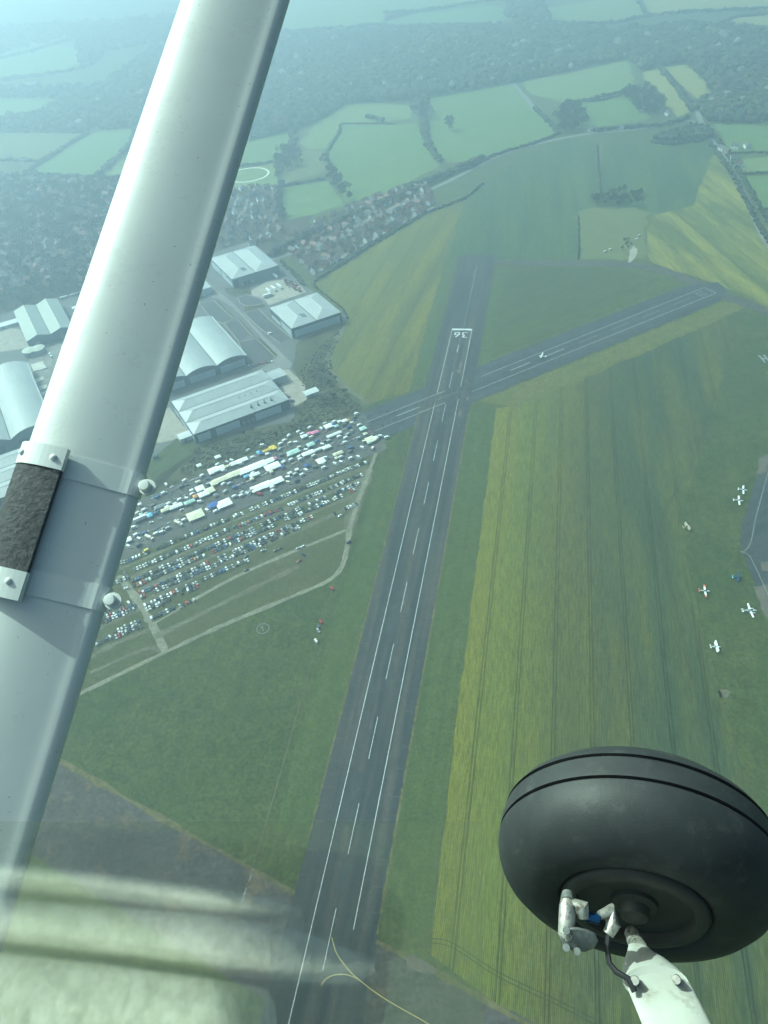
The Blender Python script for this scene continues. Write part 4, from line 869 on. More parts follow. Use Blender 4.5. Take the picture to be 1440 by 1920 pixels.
def car_mesh(kind, colour):
    """side profile swept across the width: lower body, glasshouse and roof, four wheels"""
    L, W, H, hood, tail, rake = {'hatchback': (4.0, 1.76, 1.46, 0.92, 0.97, 0.55), 'saloon': (4.6, 1.82, 1.42, 0.9, 0.95, 0.75), 'estate car': (4.7, 1.83, 1.5, 0.93, 1.0, 0.35), 'suv': (4.5, 1.88, 1.7, 1.08, 1.12, 0.4)}[kind]
    b = MB(); w = W / 2
    def sec(x, z0, z1, hw, hw2): return [Vector((x, -hw, z0)), Vector((x, hw, z0)), Vector((x, hw, (z0 + z1) / 2 + .1)), Vector((x, hw2, z1)), Vector((x, -hw2, z1)), Vector((x, -hw, (z0 + z1) / 2 + .1))]
    f = L / 2
    b.loft([sec(-f, .35, tail - .18, w * .82, w * .75), sec(-f + .25, .2, tail, w * .97, w * .86), sec(-f * .3, .2, tail, w, w * .88), sec(f * .35, .2, hood + .05, w, w * .88), sec(f - .35, .2, hood - .12, w * .95, w * .82), sec(f, .32, hood - .32, w * .75, w * .66)], 0)
    x0, x1 = -f + (.95 if kind == 'saloon' else .22), f * .42
    r0, r1 = x0 + rake, x1 - .75
    base = [Vector((x0, -w * .84, tail - .02)), Vector((x1, -w * .84, hood + .02)), Vector((x1, w * .84, hood + .02)), Vector((x0, w * .84, tail - .02))]
    tp = [Vector((r0, -w * .7, H - .05)), Vector((r1, -w * .7, H - .05)), Vector((r1, w * .7, H - .05)), Vector((r0, w * .7, H - .05))]
    b.add(base + tp, [(0, 1, 5, 4), (1, 2, 6, 5), (2, 3, 7, 6), (3, 0, 4, 7)], 1)
    rt = [v + Vector((0, 0, .05)) + (v - Vector(((r0 + r1) / 2, 0, v.z))) * -.06 for v in tp]
    b.add(tp + rt, [(0, 1, 5, 4), (1, 2, 6, 5), (2, 3, 7, 6), (3, 0, 4, 7), (4, 5, 6, 7)], 0)
    for sx in (-f * .6, f * .62):
        for sy in (-1, 1):
            n = 8; c = [Vector((sx + .31 * math.cos(i * math.tau / n), 0, .31 + .31 * math.sin(i * math.tau / n))) for i in range(n)]
            b.loft([[p + Vector((0, sy * (w - .2), 0)) for p in c], [p + Vector((0, sy * (w + .01), 0)) for p in c]], 2)
    me = mesh('car_' + colour, b.v, b.f, [PAINT[colour], M_GLASS, M_TYRE], b.m); return me
def van_mesh(kind, colour):
    b = MB()
    if kind == 'panel van':
        L, W, H = 5.3, 2.0, 2.35; w = W / 2; f = L / 2
        pr = [(-f, .35), (-f, H - .1), (-f + .15, H), (f - 1.75, H), (f - 1.35, H - .2), (f - .55, 1.25), (f - .05, 1.0), (f, .4)]
        b.loft([[Vector((x, y * (w if z < 1.4 else w * .93), z)) for x, z in pr] for y in (-1, 1)], 0)
        b.add([Vector((f - 1.33, -w * .86, H - .22)), Vector((f - .6, -w * .86, 1.33)), Vector((f - .6, w * .86, 1.33)), Vector((f - 1.33, w * .86, H - .22))], [(0, 1, 2, 3)], 1)
        for v in b.v[-4:]: v += Vector((.03, 0, .03))
        for s in (-1, 1):
            b.add([Vector((f - 1.9, s * (w + .012), 1.35)), Vector((f - .95, s * (w + .012), 1.35)), Vector((f - 1.4, s * (w * .96 + .012), 1.95)), Vector((f - 1.9, s * (w * .96 + .012), 1.95))], [(0, 1, 2, 3)], 1)
        wh = (-f * .62, f * .62)
    elif kind == 'caravan':
        L, W, H = 5.6, 2.2, 2.5; w = W / 2; f = L / 2
        pr = [(-f, .6), (-f + .1, H - .3), (-f + .5, H), (f - .5, H), (f - .05, H - .5), (f, .7)]
        b.loft([[Vector((x, y * w, z)) for x, z in pr] for y in (-1, 1)], 0)
        for s in (-1, 1): b.add([Vector((x, s * (w + .012), z)) for x, z in ((-1.6, 1.3), (1.5, 1.3), (1.5, 1.95), (-1.6, 1.95))], [(0, 1, 2, 3)], 1)
        wh = (-.35, .4)
    else:
        L, W, H = (8.5, 2.45, 3.4) if kind == 'box lorry' else (13.0, 2.5, 4.0); w = W / 2; f = L / 2
        b.box((-f, -w, .95), (f - 2.0, w, H), 0); b.box((f - 1.85, -w * .95, .5), (f, w * .95, 2.6), 3, 1.0)
        b.add([Vector((f + .012, s * w * .85, z)) for s, z in ((-1, 1.45), (1, 1.45), (1, 2.3), (-1, 2.3))], [(0, 1, 2, 3)], 1)
        wh = (-f * .7, -f * .45, f * .75)
    for sx in wh:
        for sy in (-1, 1):
            n = 8; c = [Vector((sx + .38 * math.cos(i * math.tau / n), 0, .38 + .38 * math.sin(i * math.tau / n))) for i in range(n)]
            b.loft([[p + Vector((0, sy * (w - .25), 0)) for p in c], [p + Vector((0, sy * (w + .01), 0)) for p in c]], 2)
    return mesh('van_' + colour, b.v, b.f, [PAINT[colour], M_GLASS, M_TYRE, PAINT['white']], b.m)
_vm = {}
def vmesh(kind, colour):
    if (kind, colour) not in _vm: _vm[kind, colour] = (car_mesh if kind in ('hatchback', 'saloon', 'estate car', 'suv') else van_mesh)(kind, colour)
    return _vm[kind, colour]
def vehicle(name, kind, colour, p, rz, label, cat, group, z=0.0):
    o = link(name, vmesh(kind, colour), None, Vector((p.x, p.y, z)), rz); tag(o, label, cat, group); return o
rzE1 = math.atan2(E1.y, E1.x); rzE2 = math.atan2(E2.y, E2.x)

ROWS = [((228, 1057), (690, 866), .80, 'row next to the market stalls'), ((235, 1076), (678, 891), .84, 'second row out from the market stalls'), ((249, 1090), (672, 907), .93, 'third row out from the market stalls'), ((252, 1099), (664, 920), .84, 'back to back with the third car park row'),
 ((263, 1113), (585, 970), .9, 'fourth row out from the market stalls'), ((266, 1121), (560, 990), .86, 'back to back with the fourth car park row'), ((273, 1136), (465, 1050), .82, 'fifth row out from the market stalls'), ((276, 1144), (382, 1096), .82, 'back to back with the fifth car park row'),
 ((284, 1160), (326, 1141), .95, 'short outer row by the gravel junction'), ((338, 1138), (377, 1121), .9, 'short outer row by the gravel junction'),
 ((193, 1152), (248, 1129), .6, 'block beyond the gravel crossing'), ((193, 1168), (250, 1143), .9, 'block beyond the gravel crossing'), ((196, 1160), (252, 1136), .8, 'block beyond the gravel crossing'), ((218, 1195), (263, 1174), .95, 'outermost block beyond the gravel crossing'), ((217, 1187), (261, 1166), .9, 'outermost block beyond the gravel crossing'), ((182, 1209), (214, 1192), .6, 'outermost block beyond the gravel crossing'),
 ((213, 1094), (240, 1083), .8, 'block beyond the gravel crossing'), ((628, 964), (668, 946), .45, 'thin end of the fourth car park row')]
COLS = ['black'] * 20 + ['grey'] * 20 + ['white'] * 25 + ['silver'] * 18 + ['navy'] * 8 + ['blue'] * 6 + ['red'] * 6 + ['green'] * 2 + ['orange'] * 1
KN = ['hatchback', 'hatchback', 'saloon', 'estate car', 'suv', 'suv']
cars = []
for a, b_, occ, where in ROWS:
    pa, pb = G(*a), G(*b_); n = max(2, int((pb - pa).length / 2.55)); d = (pb - pa).normalized(); rz = math.atan2(d.y, d.x) + math.pi / 2
    gap = 0
    for k in range(n + 1):
        if gap > 0: gap -= 1; continue
        if random.random() > occ * .35 + .65: gap = random.choice([0, 0, 1, 2]); continue
        p = pa.lerp(pb, k / n) + Vector((random.gauss(0, .15), random.gauss(0, .15), 0)) + Vector((-d.y, d.x, 0)) * random.gauss(0, .35)
        cars.append((p, rz + random.gauss(0, .06) + (math.pi if random.random() < .5 else 0), random.choice(KN), random.choice(COLS), where))
cars.sort(key=lambda c: (c[0] - CAM).length)
for p, rz, kind, colour, where in cars:
    vehicle('parked_car', kind, colour, p, rz, f'{colour} {kind} parked on grass, {where}', 'car', 'cars parked in rows on the grass', Z5 + .03)
SINGLES = [(623, 1105, 'red', 'suv', 5, 'red car standing alone on grass beside the trodden line'), (602, 1167, 'red', 'estate car', 0, 'red car at the head of a short line beside the fence'), (598, 1176, 'grey', 'hatchback', 0, 'grey car beside the red one at the trodden line'), (597, 1183, 'silver', 'saloon', 0, 'silver car in the short line beside the fence'), (593, 1203, 'white', 'estate car', 0, 'white car apart at the end of the short line'),
 (654, 1018, 'navy', 'suv', 80, 'dark car driving on the gravel track bend'), (568, 1026, 'white', 'hatchback', 75, 'white car on open grass above the worn lane'), (560, 1029, 'silver', 'hatchback', 75, 'silver car beside the white one on open grass'), (569, 1041, 'navy', 'estate car', 20, 'dark blue car turning on the open grass'), (561, 1053, 'red', 'hatchback', 100, 'dark red car alone on the open grass'),
 (517, 1033, 'grey', 'hatchback', 90, 'grey car alone beside the worn lane'), (525, 1030, 'black', 'saloon', 90, 'black car on the worn lane edge'), (494, 1033, 'silver', 'saloon', 75, 'silver car at the end of the fifth row'), (462, 1045, 'navy', 'hatchback', 90, 'dark blue car at the fifth row end'), (638, 968, 'white', 'hatchback', 95, 'white car on the grass lane near the track'),
 (238, 1104, 'white', 'hatchback', 60, 'white car driving over the gravel crossing'), (305, 1135, 'black', 'saloon', 10, 'black car driving between the outer rows'), (462, 1070, 'black', 'hatchback', 90, 'black car waiting beside the lower lane'), (274, 1035, 'yellow', 'panel van', 100, 'bright yellow van in the row next to the stalls')]
for x, y, c, kd, a, lab in SINGLES: vehicle('parked_van' if 'van' in kd else 'parked_car', kd, c, G(x, y), rzE2 + R(a), lab, 'van' if 'van' in kd else 'car', 'single vehicles on the grass', Z5 + .06)

# ---------------------------------------------------------------- the market
CLOTH = {'white': plain('white_canvas', (0.76, 0.77, 0.75), 0.8, var=0.06), 'cream': plain('cream_canvas', (0.6, 0.58, 0.42), 0.8, var=0.06), 'pale green': plain('green_canvas', (0.42, 0.56, 0.5), 0.8, var=0.06), 'blue': plain('blue_canvas', (0.03, 0.08, 0.3), 0.7, var=0.1), 'yellow': plain('yellow_canvas', (0.65, 0.48, 0.04), 0.7, var=0.1), 'pink': plain('pink_canvas', (0.6, 0.2, 0.34), 0.7, var=0.1), 'light blue': plain('light_blue_canvas', (0.2, 0.45, 0.65), 0.7, var=0.1), 'red': plain('red_canvas', (0.4, 0.05, 0.04), 0.7), 'orange': plain('orange_canvas', (0.6, 0.28, 0.08), 0.7), 'grey': plain('grey_canvas', (0.2, 0.22, 0.23), 0.8)}
M_POLE = plain('stall_pole', (0.3, 0.31, 0.31), 0.4, 0.6); M_WOOD = plain('table_wood', (0.22, 0.16, 0.1), 0.8)
GOODS = [plain('goods_%d' % i, c, 0.7, var=0.3, sc=3) for i, c in enumerate([(0.5, 0.48, 0.45), (0.06, 0.07, 0.1), (0.35, 0.1, 0.1), (0.12, 0.2, 0.35), (0.45, 0.36, 0.2), (0.15, 0.15, 0.16), (0.6, 0.6, 0.6), (0.4, 0.25, 0.35)])]
def awning(p, L, W, colour, label, cat='stall', name='market_stall', hip=True, rz=rzE1, h=2.3):
    """canvas roof on corner poles over a trestle table"""
    r = empty(name, Vector((p.x, p.y, Z5)), rz); tag(r, label, cat, 'stalls of the open air market')
    b = MB(); x, y = L / 2, W / 2; tz = h + min(W * .22, .9)
    rx = x - (y if hip else 0) if x > y else 0
    q = [(-x, -y, h), (x, -y, h), (x, y, h), (-x, y, h)]; vl = [(a, c, h - .28) for a, c, _ in q]
    b.add(q + [(-max(rx, .02), 0, tz), (max(rx, .02), 0, tz)] + vl, [(0, 1, 5, 4), (1, 2, 5), (2, 3, 4, 5), (3, 0, 4), (0, 6, 7, 1), (1, 7, 8, 2), (2, 8, 9, 3), (3, 9, 6, 0)]); b.build('canopy', CLOTH[colour], r)
    for sx in (-1, 1):
        for sy in (-1, 1): b = MB(); b.box((sx * (x - .08) - .04, sy * (y - .08) - .04, 0), (sx * (x - .08) + .04, sy * (y - .08) + .04, h)); b.build('pole', M_POLE, r)
    b = MB(); b.box((-x + .3, -y + .2, .72), (x - .3, -y + 1.1, .8)); b.build('table_top', random.choice(GOODS), r)
    return r
def trestle(p, L, rz, label):
    r = empty('trestle_table', Vector((p.x, p.y, Z5)), rz); tag(r, label, 'table', 'open trestle tables of the market')
    b = MB(); b.box((-L / 2, -.38, .7), (L / 2, .38, .75)); b.build('table_top', random.choice(GOODS + [CLOTH['white'], CLOTH['light blue']]), r)
    b = MB()
    for s in (-1, 1): b.box((s * (L / 2 - .3) - .04, -.3, 0), (s * (L / 2 - .3) + .04, .3, .7))
    b.build('trestle_legs', M_WOOD, r)
    b = MB()
    for k in range(int(L * 2.2)):
        x, y, s, hh = random.uniform(-L / 2 + .2, L / 2 - .2), random.uniform(-.25, .25), random.uniform(.08, .2), random.uniform(.08, .4); b.box((x - s, y - s, .75), (x + s, y + s, .75 + hh))
    g = b.build('laid_out_goods', random.choice(GOODS), r); g['kind'] = 'stuff'
    return r
def z1(x, y): return (240 + x / 3, 760 + y / 3)
def z6(x, y): return (500 + x / 6, 700 + y / 6)
def z7(x, y): return (240 + x / 6, 860 + y / 6)
def z8(x, y): return (400 + x / 6, 780 + y / 6)
occupied = []
def put(pxy): p = G(*pxy); occupied.append((p.x, p.y)); return p
NB = ['beside the pink stalls', 'beside the yellow stalls', 'in the middle row of the market', 'in the outer row facing the cars', 'at the runway end of the market', 'in the row against the scrub']
# (picture point, length, width, colour, words)
STALLS = [(z6(700, 612), 8, 6, 'white', 'square white gazebo in the row against the scrub, beyond the pink stalls'), (z6(1085, 640), 6, 5, 'pale green', 'pale green gazebo at the runway end of the market'), (z6(1170, 765), 8, 8, 'cream', 'large cream marquee at the runway end of the market'), (z6(1230, 745), 4, 4, 'white', 'small white tent against the large cream marquee'), (z6(1112, 700), 4, 3, 'cream', 'small cream stall between the green gazebo and the marquee'),
 (z6(425, 728), 6, 4, 'white', 'white stall at the near end of the pink stalls'), (z6(545, 683), 7, 4, 'pink', 'pink canopied stall in the row against the scrub'), (z6(485, 695), 4, 3.5, 'pink', 'small pink stall between white and pink canopies'), (z6(880, 553), 5, 4, 'white', 'white stall with an orange banner near the runway'), (z6(920, 545), 3, 2, 'orange', 'orange banner stall near the runway end'),
 (z6(762, 708), 14, 3.4, 'white', 'long narrow white awning in the second row'), (z6(498, 820), 7, 5, 'pale green', 'pale green stall alone in the second row'), (z6(305, 905), 11, 6, 'pale green', 'wide pale green double stall in the second row'), (z6(470, 918), 11, 5, 'white', 'white awning at the middle of the third row'), (z6(570, 880), 10, 2.6, 'white', 'narrow white and red awning in the third row'), (z6(675, 850), 8, 4.5, 'white', 'white stall at the end of the third row awnings'),
 (z6(805, 922), 9, 4, 'cream', 'cream awning in the outer row beside parked vans'), (z6(612, 1005), 7, 7, 'white', 'white peaked tent in the outer row'), (z6(70, 1068), 13, 8, 'white', 'broad white marquee roof at the middle of the market'), (z6(95, 975), 3.5, 3, 'pink', 'tiny pink stall in the middle row'), (z6(30, 1010), 8, 5, 'white', 'white canopy behind the broad marquee roof'),
 (z8(665, 372), 5, 4, 'yellow', 'bright yellow canopy stall against the scrub'), (z8(690, 380), 4, 4, 'yellow', 'small yellow stall joined to a larger yellow one'), (z8(610, 405), 9, 2.6, 'yellow', 'long low yellow awning against the scrub'), (z8(542, 432), 4, 4, 'blue', 'dark blue canopy beside the yellow awning'), (z8(512, 430), 3, 4, 'light blue', 'light blue stall beside the dark blue canopy'),
 (z8(335, 515), 9, 5, 'white', 'white stall standing alone against the scrub'), (z8(240, 553), 7, 5, 'white', 'white stall at the end of the long scrub side awnings'), (z8(175, 580), 9, 2.6, 'cream', 'narrow cream awning between white stalls'), (z8(82, 605), 8, 6, 'white', 'white awning second from the scrub side corner'), (z8(8, 630), 9, 7, 'white', 'white awning at the corner of the scrub side row'),
 (z8(490, 580), 17, 8, 'white', 'great white marquee in the central row'), (z8(370, 628), 13, 8, 'white', 'second white marquee of the central row'), (z8(250, 668), 14, 7, 'cream', 'cream tent adjoining the white central marquees'), (z8(90, 735), 14, 6, 'cream', 'long cream tent in the central row'), (z8(615, 528), 12, 5, 'white', 'white awning behind the central marquees'), (z8(470, 680), 9, 4, 'white', 'small white awning behind the central marquee'), (z8(12, 775), 6, 6, 'cream', 'square cream tent at the central crossing'), (z8(380, 697), 5, 3, 'light blue', 'blue tarpaulin stall behind the central marquee'),
 (z8(680, 765), 17, 7, 'white', 'long white marquee in the outer row facing the cars'), (z8(540, 815), 17, 7.5, 'white', 'second long white marquee in the outer row, above a red van'),
 (z7(815, 355), 7, 7, 'white', 'pinkish white gazebo near the market crossing'), (z7(925, 378), 8, 7, 'cream', 'cream gazebo beside the market crossing'), (z7(858, 418), 9, 6, 'white', 'white gazebo below the market crossing'), (z7(700, 507), 9, 4, 'pale green', 'pale green awning beside the orange stall'), (z7(760, 445), 3.5, 4, 'orange', 'orange canopied stall among white vans'), (z7(545, 555), 11, 4.5, 'white', 'white awning along the wide market lane'), (z7(365, 560), 9, 4, 'grey', 'grey canopy among the vans by the strut'), (z7(440, 590), 9, 4, 'cream', 'cream awning along the wide market lane'),
 (z7(1015, 0), 5, 4, 'white', 'white stall close to the scrub corner'), (z7(970, 540), 9, 6, 'blue', 'dark blue marquee beside a big white one'), (z7(1085, 525), 12, 9, 'white', 'big white marquee beside the dark blue one'), (z7(765, 655), 13, 10, 'cream', 'big cream marquee in the outer row'), (z7(250, 655), 4, 5, 'light blue', 'light blue end of the long white trailer stall'), (z7(12, 930), 5, 5, 'white', 'white pointed tent at the outer corner'), (z7(1405, 375), 7, 3, 'grey', 'grey low canopy at the end of the outer marquee'), (z7(805, 95), 4, 4, 'white', 'small white tent standing off on the scrub')]
for pxy, L, W, c, lab in STALLS: awning(put(pxy), L * 1.12, W * 1.12, c, lab)
VANS = [(z6(1015, 465), 0, 'white', 'white van parked alone at the corner by the cross runway'), (z6(765, 555), 0, 'white', 'white van behind the square gazebo'), (z6(665, 575), 0, 'silver', 'silver van behind the square gazebo'), (z6(490, 620), 20, 'white', 'white van standing on the scrub edge behind pink stalls'), (z6(362, 667), 15, 'white', 'white van on the scrub edge near the pink stalls'), (z6(405, 692), 10, 'white', 'white van behind the small white stall'), (z6(255, 710), 20, 'white', 'white van on the scrub edge, doors to the stalls'), (z6(205, 765), 10, 'white', 'white van between scrub side stalls'), (z6(160, 803), 8, 'white', 'white van beside the yellow stalls'), (z6(612, 630), 100, 'white', 'white van nose on beside the square gazebo'), (z6(965, 572), -35, 'cream', 'cream van at the runway end of the scrub row'),
 (z6(635, 812), -45, 'white', 'white van askew in the second row'), (z6(705, 770), 0, 'silver', 'silver van in the second row'), (z6(895, 735), 10, 'white', 'white van near the pink goods'), (z6(920, 695), 10, 'silver', 'silver van near the pink goods'), (z6(820, 722), 5, 'white', 'white van behind the long narrow awning'), (z6(450, 875), -40, 'white', 'small white van in the second row gap'), (z6(280, 980), 15, 'white', 'white van below the pale green double stall'), (z6(372, 945), 15, 'white', 'white van behind the third row awning'), (z6(385, 975), 8, 'white', 'white van beside the third row awning'), (z6(195, 1005), 20, 'white', 'white van behind the broad marquee roof'),
 (z6(1082, 850), -60, 'white', 'white van parked askew near the large cream marquee'), (z6(1195, 850), 50, 'white', 'white van at the car park entrance'), (z6(1040, 955), -65, 'white', 'white van at the outer row end'), (z6(950, 965), 5, 'white', 'white van broadside in the outer row'), (z6(838, 952), 8, 'white', 'white van beside the cream awning'), (z6(845, 1012), -50, 'white', 'white van next to the first row of cars'), (z6(775, 1032), -65, 'white', 'white van nose to the first car row'), (z6(650, 1070), 0, 'white', 'white van behind the peaked tent'), (z6(455, 1105), -60, 'white', 'white van askew in the outer row'), (z6(405, 1150), 5, 'white', 'white van low in the outer row'),
 (z8(850, 760), -55, 'cream', 'cream van parked askew between stalls and cars'), (z8(945, 740), 10, 'navy', 'dark blue van beside the first car row'), (z8(530, 890), -40, 'red', 'red van below the outer marquee'), (z8(678, 850), 10, 'white', 'white van below the long outer marquee'), (z8(672, 812), 10, 'white', 'white van tucked under the long outer marquee'), (z8(390, 888), -60, 'white', 'white van askew beside the grey canopy'), (z8(322, 905), 5, 'white', 'white van broadside at the outer row'), (z8(245, 915), 5, 'white', 'white van at the lane end of the outer row'), (z8(190, 770), 10, 'silver', 'silver van behind the cream central tent'), (z8(120, 775), 20, 'white', 'white van behind the long cream tent'), (z8(55, 555), 18, 'white', 'white van on the scrub side behind awnings'), (z8(215, 515), -60, 'white', 'small white van on the scrub side'), (z8(165, 535), -60, 'silver', 'silver van behind the narrow cream awning'), (z8(560, 340), -30, 'white', 'white van out on the scrub beside yellow stalls'), (z8(400, 395), 20, 'silver', 'silver van at the scrub edge among tables'), (z8(450, 655), 15, 'white', 'white van behind the great marquee'), (z8(800, 530), 25, 'white', 'white van in the middle row gap'),
 (z7(645, 255), 15, 'white', 'white van in the scrub side row near the strut'), (z7(840, 200), 18, 'white', 'white van near the scrub side awnings'), (z7(430, 300), 95, 'white', 'white van nose on near the strut bolt'), (z7(730, 408), 18, 'white', 'white van beside the pinkish gazebo'), (z7(590, 470), 10, 'white', 'white van among the lane side vans'), (z7(670, 460), -50, 'white', 'white van askew beside the orange stall'), (z7(540, 520), 12, 'white', 'white van in the lane side cluster'), (z7(465, 515), 12, 'white', 'white van next to the cream lane awning'), (z7(450, 555), 10, 'white', 'white van behind the cream lane awning'), (z7(190, 585), 12, 'white', 'white van beside the long trailer stall'), (z7(120, 620), 12, 'cream', 'cream van beside the strut'), (z7(215, 630), 10, 'silver', 'silver van behind the long trailer stall'), (z7(900, 595), -65, 'white', 'white van askew between the big marquees'), (z7(995, 600), 10, 'white', 'white van below the dark blue marquee'), (z7(640, 700), 5, 'white', 'white van beside the big cream marquee'), (z7(390, 835), 5, 'white', 'white van near the outer trestle tables'), (z7(100, 865), 10, 'white', 'white van at the outer corner'), (z7(137, 915), -55, 'white', 'white van askew at the outer corner'), (z7(18, 1000), -60, 'white', 'white van behind the pointed tent'), (z7(1350, 405), -60, 'white', 'white van askew near the outer marquee'), (z7(130, 985), 10, 'navy', 'dark blue van at the outer corner')]
for pxy, a, c, lab in VANS: vehicle('parked_van', 'panel van', c, put(pxy), rzE1 + R(a), lab, 'van', 'traders vans in the market', Z5)
for pxy, a, c, kd, lab in ((z7(155, 690), 3, 'white', 'trailer lorry', 'long white lorry trailer serving as a stall beside the strut'), (z7(575, 745), -60, 'cream', 'box lorry', 'cream box lorry parked across the outer row'), (z7(245, 905), -60, 'cream', 'box lorry', 'cream box lorry at the outer corner of the market')):
    vehicle('lorry', kd, c, put(pxy), rzE1 + R(a), lab, 'lorry', 'lorries at the market', Z5)
# tables: runs along the lanes
TR = [(z8(760, 370), z8(860, 340)), (z8(400, 500), z8(500, 470)), (z8(700, 480), z8(850, 425)), (z8(940, 380), z8(1060, 330)), (z8(740, 585), z8(930, 535)), (z8(200, 810), z8(420, 730)), (z8(520, 690), z8(620, 640)), (z8(790, 695), z8(1060, 590)), (z6(560, 800), z6(690, 730)), (z6(830, 660), z6(960, 600)), (z6(770, 830), z6(1050, 715)), (z6(640, 990), z6(760, 940)), (z6(190, 1170), z6(380, 1090)), (z6(640, 670), z6(700, 650)), (z6(830, 590), z6(900, 555)), (z6(1000, 540), z6(1090, 500)), (z6(1140, 650), z6(1200, 700)), (z6(880, 920), z6(980, 870)), (z6(990, 880), z6(1060, 850)), (z7(400, 400), z7(590, 330)), (z7(600, 290), z7(800, 220)), (z7(420, 360), z7(520, 310)), (z7(260, 560), z7(360, 525)), (z7(600, 430), z7(690, 400)), (z7(1160, 340), z7(1420, 240)), (z7(180, 840), z7(330, 790)), (z7(430, 740), z7(540, 700)), (z7(450, 800), z7(530, 770)), (z7(600, 660), z7(680, 630)), (z7(270, 870), z7(420, 770)), (z7(740, 590), z7(830, 560)), (z7(290, 800), z7(390, 760))]
rows_txt = ['scrub side', 'second', 'third', 'outer', 'middle']
for a, b_ in TR:
    pa, pb = G(*a), G(*b_); L = (pb - pa).length; n = max(1, int(L / 4.2)); d = (pb - pa).normalized()
    for k in range(n):
        if random.random() < .12: continue
        t, s = toST(pa.lerp(pb, (k + .5) / n), B_ANG)
        w = rows_txt[0] if s < -567 else rows_txt[1] if s < -552 else rows_txt[2] if s < -540 else rows_txt[3]
        trestle(pa.lerp(pb, (k + .5) / n), random.uniform(2.6, 3.8), math.atan2(d.y, d.x), f'open trestle table of goods in the {w} row of the market')
FW = {'panel van': 'van', 'hatchback': 'car', 'estate car': 'car', 'saloon': 'car', 'suv': 'car'}
for lane, w in ((-573, 'against the scrub'), (-569, 'against the scrub'), (-560, 'between the first and second stall rows'), (-554.5, 'behind the second stall row'), (-549, 'behind the central marquees'), (-541, 'behind the third stall row'), (-530, 'behind the outer stall row'), (-524, 'between the outer stalls and the car rows')):
    s0 = -25.0
    while s0 < 252:
        s0 += random.uniform(7, 20); q_ = ST(s0, lane + random.gauss(0, .9), B_ANG)
        if any((q_.x - a) ** 2 + (q_.y - b_) ** 2 < 16 for a, b_ in occupied): continue
        occupied.append((q_.x, q_.y)); z_ = random.random()
        if z_ < .42: c = random.choice(['white', 'white', 'white', 'silver', 'cream', 'grey', 'blue']); vehicle('parked_van', 'panel van', c, q_, rzE1 + random.gauss(0, .25), f'{c} trader van standing {w} in the market', 'van', 'traders vans in the market', Z5)
        elif z_ < .6: c = random.choice(['white', 'grey', 'black', 'red', 'blue']); vehicle('trader_car', random.choice(KN), c, q_, rzE1 + random.gauss(0, .3), f'{c} trader car standing {w} in the market', 'car', 'traders cars in the market', Z5)
        elif z_ < .8: c = random.choice(['white', 'white', 'cream', 'grey', 'pale green', 'blue']); awning(q_, random.uniform(3, 5), random.uniform(2.6, 3.4), c, f'small {c} gazebo {w} in the market')
        else: trestle(q_, random.uniform(2.5, 4), rzE1 + random.gauss(0, .1), f'open trestle table standing {w} in the market')
# people: too small to pick apart, one crowd
def person_verts():
    b = MB(); n = 6
    def rg(x, y, z, rx, ry): return [Vector((x + rx * math.cos(i * math.tau / n), y + ry * math.sin(i * math.tau / n), z)) for i in range(n)]
    for s in (-1, 1): b.loft([rg(s * .09, .04 * s, 0, .05, .11), rg(s * .1, 0, .45, .065, .07), rg(s * .09, 0, .86, .09, .1)], 1)
    b.loft([rg(0, 0, .82, .17, .12), rg(0, 0, 1.1, .16, .11), rg(0, 0, 1.38, .22, .12), rg(0, 0, 1.46, .1, .07)], 0)
    for s in (-1, 1): b.loft([rg(s * .24, 0, 1.38, .06, .06), rg(s * .27, .03, 1.1, .05, .05), rg(s * .26, .12, .85, .035, .035)], 0)
    b.loft([rg(0, 0, 1.46, .05, .05), rg(0, .02, 1.55, .09, .1), rg(0, .02, 1.68, .09, .1), rg(0, .02, 1.75, .04, .05)], 2)
    return b
pb_ = person_verts(); V, Fc, Mi = [], [], []
CM = [plain('clothes_%d' % i, c, 0.9) for i, c in enumerate([(0.03, 0.035, 0.05), (0.3, 0.3, 0.32), (0.25, 0.05, 0.05), (0.05, 0.1, 0.25), (0.6, 0.6, 0.58), (0.1, 0.09, 0.08)])] + [plain('skin_hair', (0.25, 0.17, 0.12), 0.7)]
for k in range(520):
    s = random.choice([random.uniform(-5, 292), random.uniform(60, 292)]); lane = random.choice([-570, -565, -560, -555, -551, -546, -541, -536, -531, -527]); p = ST(s, lane + random.gauss(0, 1.6), B_ANG)
    Mx = Matrix.Translation((p.x, p.y, Z5)) @ Matrix.Rotation(random.uniform(0, 6.3), 4, 'Z'); n0 = len(V); V += [Mx @ v for v in pb_.v]
    c0, c1 = random.randrange(6), random.choice([0, 0, 3, 5])
    for f, mi in zip(pb_.f, pb_.m): Fc.append([i + n0 for i in f]); Mi.append((c0, c1, 6)[mi])
tag(link('crowd', mesh('crowd', V, Fc, CM, Mi)), 'shoppers walking the lanes of the market', kind='stuff')

